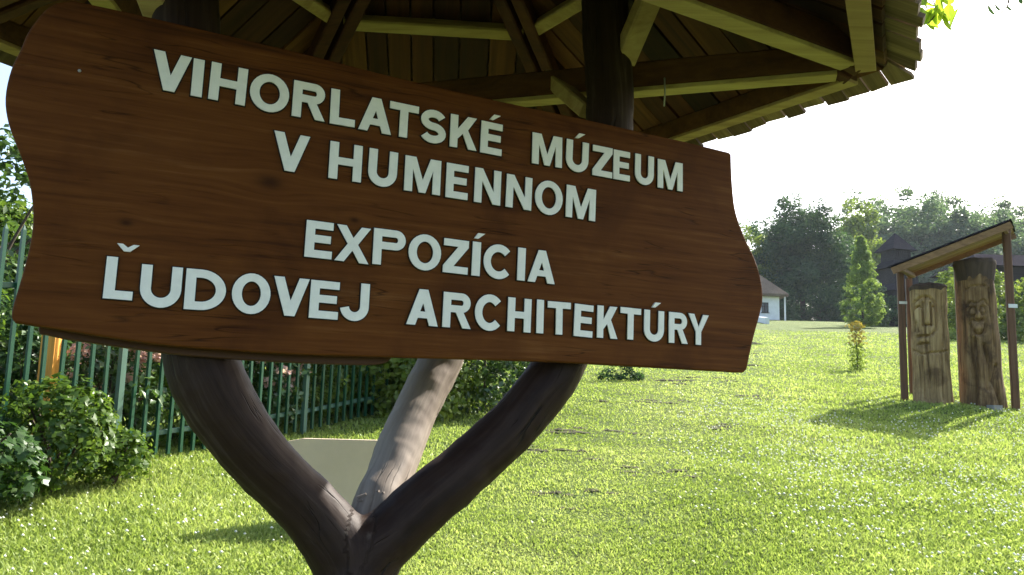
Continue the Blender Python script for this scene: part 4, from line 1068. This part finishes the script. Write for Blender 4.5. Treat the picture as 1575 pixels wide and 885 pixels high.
rt.add(v, [(0, 1, 5, 4), (1, 2, 5), (2, 3, 4, 5), (3, 0, 4), (6, 7, 1, 0), (7, 8, 2, 1), (8, 9, 3, 2), (9, 6, 0, 3), (9, 8, 7, 6)])
rt.build('roof', M['thatch'], cot, world=False)
MB().box((Wd + .55, .0, H / 2 - .15), (.13, .13, H + .1)).build('porch_post', M['plaster'], cot, world=False)
MB().box((Wd / 2, -.04, -.2), (Wd + .1, .1, .5)).build('plinth', M['stone'], cot, world=False)
p = at(1170, 498, 72); wl = thing('limewashed_wall', 'low whitewashed wall running down from the cottage beside the sign', 'wall', (p.x, 72, gz(p.x, 72)))
mb = MB()
a = Vector((p.x + .35, 75.5, gz(p.x, 75.5) + .05)); b = Vector((p.x - 2.6, 62, gz(p.x - 2.6, 62) + .15)); mb.beam(a, b, .30, .7); mb.build('wall_body', M['plaster'], wl)

# ------------------------------------------------------------------ dark timber bell tower
ty = 68.0; p = at(1381, 490, ty); zb = gz(p.x, ty)
tw = thing('bell_tower', 'dark shingled wooden bell tower with stepped roofs behind the lawn', 'tower', (p.x, ty, zb), .25)
ztop = at(1377, 362, ty).z - zb
tiers = [(0, ztop * .40, 1.55, 1.40), (ztop * .40, ztop * .66, 1.20, 1.10), (ztop * .66, ztop * .86, .85, .80)]
def frustum(mb, z0, z1, a, b):
    v = [(-a, -a, z0), (a, -a, z0), (a, a, z0), (-a, a, z0), (-b, -b, z1), (b, -b, z1), (b, b, z1), (-b, b, z1)]
    mb.add(v, [(3, 2, 1, 0), (4, 5, 6, 7), (0, 1, 5, 4), (1, 2, 6, 5), (2, 3, 7, 6), (3, 0, 4, 7)])
for i, (z0, z1, a, b) in enumerate(tiers):
    mb = MB(); frustum(mb, z0 - (.4 if i == 0 else 0), z1, a, b); mb.build('storey', M['darktimber'], tw, world=False)
    nx = tiers[i + 1][2] if i < 2 else 0
    mb = MB(); frustum(mb, z1 - .35, z1 + (.35 if i < 2 else ztop * .16), b + .42, max(nx * .98, .04)); mb.build('pent_roof', M['darkroof'], tw, world=False)
    for k in range(9):
        xq = -a * .9 + k * a * .225; MB().box((xq, -a - .01 + (a - b) * .5, (z0 + z1) / 2 - .1), (.05, .06, (z1 - z0) * .8)).build('batten', M['darktimber'], tw, world=False)
MB().box((.35, -1.5, .95), (.85, .08, 1.9)).build('door', M['darkroof'], tw, world=False)
# long dark-roofed timber house behind the shrubs on the far right
hy = 50.0; p = at(1515, 470, hy); zb = gz(p.x, hy); hs = thing('timber_house', 'long low dark-roofed timber house behind the shelter at right', 'house', (p.x, hy, zb), 0)
zr1 = at(1540, 378, hy).z - zb; ze = at(1540, 408, hy).z - zb
mb = MB(); mb.box((4.5, 3, ze / 2 - .1), (8.6, 5, ze + .2)); mb.build('wall', M['darktimber'], hs, world=False)
mb = MB(); mb.add([(-.4, 0, ze), (9.4, 0, ze), (9.4, 6, ze), (-.4, 6, ze), (1.2, 3, zr1), (8.2, 3, zr1)], [(0, 1, 5, 4), (1, 2, 5), (2, 3, 4, 5), (3, 0, 4), (3, 2, 1, 0)]); mb.build('roof', M['darkroof'], hs, world=False)
for xq in (1.5, 4.2, 6.9):
    wf = MB()
    for a_ in (-.4, .4): wf.box((xq + a_, .47, ze * .55), (.06, .06, .86))
    for b_ in (-.4, .4): wf.box((xq, .468, ze * .55 + b_), (.86, .06, .06))
    wfo = wf.build('window', M['plaster'], hs, world=False); MB().box((xq, .48, ze * .55), (.78, .03, .78)).build('pane', M['glass'], wfo, world=False)

# ------------------------------------------------------------------ overhanging tree just right of the view
tx_, ty_ = 5.4, 3.0
ot = thing('overhanging_tree', 'leafy branches hanging in from a tree beyond the upper right of the roof', 'tree', (tx_, ty_, gz(tx_, ty_)))
g = ot.location
mb = MB(); top = Vector((tx_ + .2, ty_ + .3, g.z + 6.2))
mb.tube(spline([(tx_, ty_, g.z - .2), (tx_ + .05, ty_, g.z + 2), (tx_ + .1, ty_ + .2, g.z + 4), top], 5), [.17 - .007 * i for i in range(16)], 12)
mb.build('trunk', M['bark'], ot, True)
e1 = at(1432, -6, 5.0); e2 = at(1552, -10, 4.6)
j1 = Vector((tx_ + .08, ty_ + .1, g.z + 3.4)); j2 = Vector((tx_ + .09, ty_ + .15, g.z + 3.7))
mb = MB()
for j, e, r_ in ((j1, e1, .035), (j2, e2, .03)):
    b_ = spline([j, j.lerp(e, .5) + Vector((0, 0, .45)), e + Vector((.12, .04, .12)), e], 5); mb.tube(b_, [r_ * (1 - .055 * i) for i in range(16)], 7)
tw1 = spline([e1, at(1440, 18, 5.0), at(1428, 36, 4.98)], 4); mb.tube(tw1, .004, 5)
tw2 = spline([e2, at(1548, 12, 4.6), at(1528, 28, 4.6)], 4); mb.tube(tw2, .004, 5)
tag(mb.build('branch', M['bark'], ot, True))
def oval_leaf(L):
    v = [(0, 0, 0)]; n = 10
    for i in range(n): a = math.pi * 2 * i / n; v.append((math.sin(a) * L * .3, L * .5 - math.cos(a) * L * .5, .05 * L * math.cos(2 * a)))
    v[0] = (0, L * .5, .06 * L); f = [(0, i, i % n + 1) for i in range(1, n + 1)]
    return pydata('leaf', v, f)
lb = oval_leaf(.13); lb.materials.append(M['leaf_bright']); ls = oval_leaf(.075); ls.materials.append(M['leaf_dark'])
for k in range(24):
    q = at(random.uniform(1412, 1462), random.uniform(-4, 50), random.uniform(4.9, 5.1))
    o = bpy.data.objects.new('leaf', lb); COL.objects.link(o); o.parent = ot; o.location = q - g
    o.rotation_euler = (random.uniform(.6, 2.2), random.uniform(-.5, .5), random.uniform(-1.2, 1.2))
for (a, b) in ((1530, 24), (1538, 16), (1550, 8), (1556, 16), (1566, -2), (1548, -4), (1572, 6)):
    q = at(a, b, 4.6); o = bpy.data.objects.new('leaf', ls); COL.objects.link(o); o.parent = ot; o.location = q - g
    o.rotation_euler = (random.uniform(.9, 2.0), random.uniform(-.5, .5), random.uniform(.5, 2.2)); o.scale = (.7, 1, 1)
P_, out_, tn_ = crown_points(9000, ellipsoid((.3, .4, 5.6), 2.3, 2.3, 1.9, .2, .4), 90, .33)
V, T, A = leaves(P_, .09 * (.6 + .8 * RNG.random(9000)), out_, .6, tint=tn_)
link('crown', np_mesh('crown', V, T, A), M['leaf_lime'], ot)

# ------------------------------------------------------------------ undergrowth along the wood's edge, and the hazy air
n = 42000
u = RNG.random(n); X_ = 20 + 100 * u; Y_ = 112 + 5 * RNG.random(n) + 2 * np.sin(X_ * .4)
top_ = 5.0 + 2.2 * np.sin(X_ * .33) * np.sin(X_ * .13 + 1) + 1.0 * np.sin(X_ * 1.1)
Z_ = hill(X_, Y_) + top_ * RNG.random(n) ** .8
V, T, A = leaves(np.stack([X_, Y_, Z_], -1), .5 * (.6 + .8 * RNG.random(n)), np.tile([0, -.8, .4], (n, 1)), .6, tint=.35 + .25 * np.sin(X_ * .9) * np.sin(Z_ * 1.3) + RNG.normal(0, .1, n))
tag(link('thicket', np_mesh('thicket', V, T, A), M['leaf_blue']), 'dark undergrowth along the foot of the distant wood', 'thicket', kind='stuff')
hm = bpy.data.materials.new('hazy_air'); hm.use_nodes = True; hn = hm.node_tree; hn.nodes.clear()
ho = hn.nodes.new('ShaderNodeOutputMaterial'); hv_ = hn.nodes.new('ShaderNodeVolumePrincipled')
hv_.inputs['Color'].default_value = (.80, .90, 1.0, 1); hv_.inputs['Density'].default_value = HAZE; hv_.inputs['Anisotropy'].default_value = .2
hn.links.new(hv_.outputs[0], ho.inputs['Volume'])
o = link('haze', MB().box((30, 95, 21), (330, 322, 58)).mesh('haze'), hm); tag(o, kind='stuff')
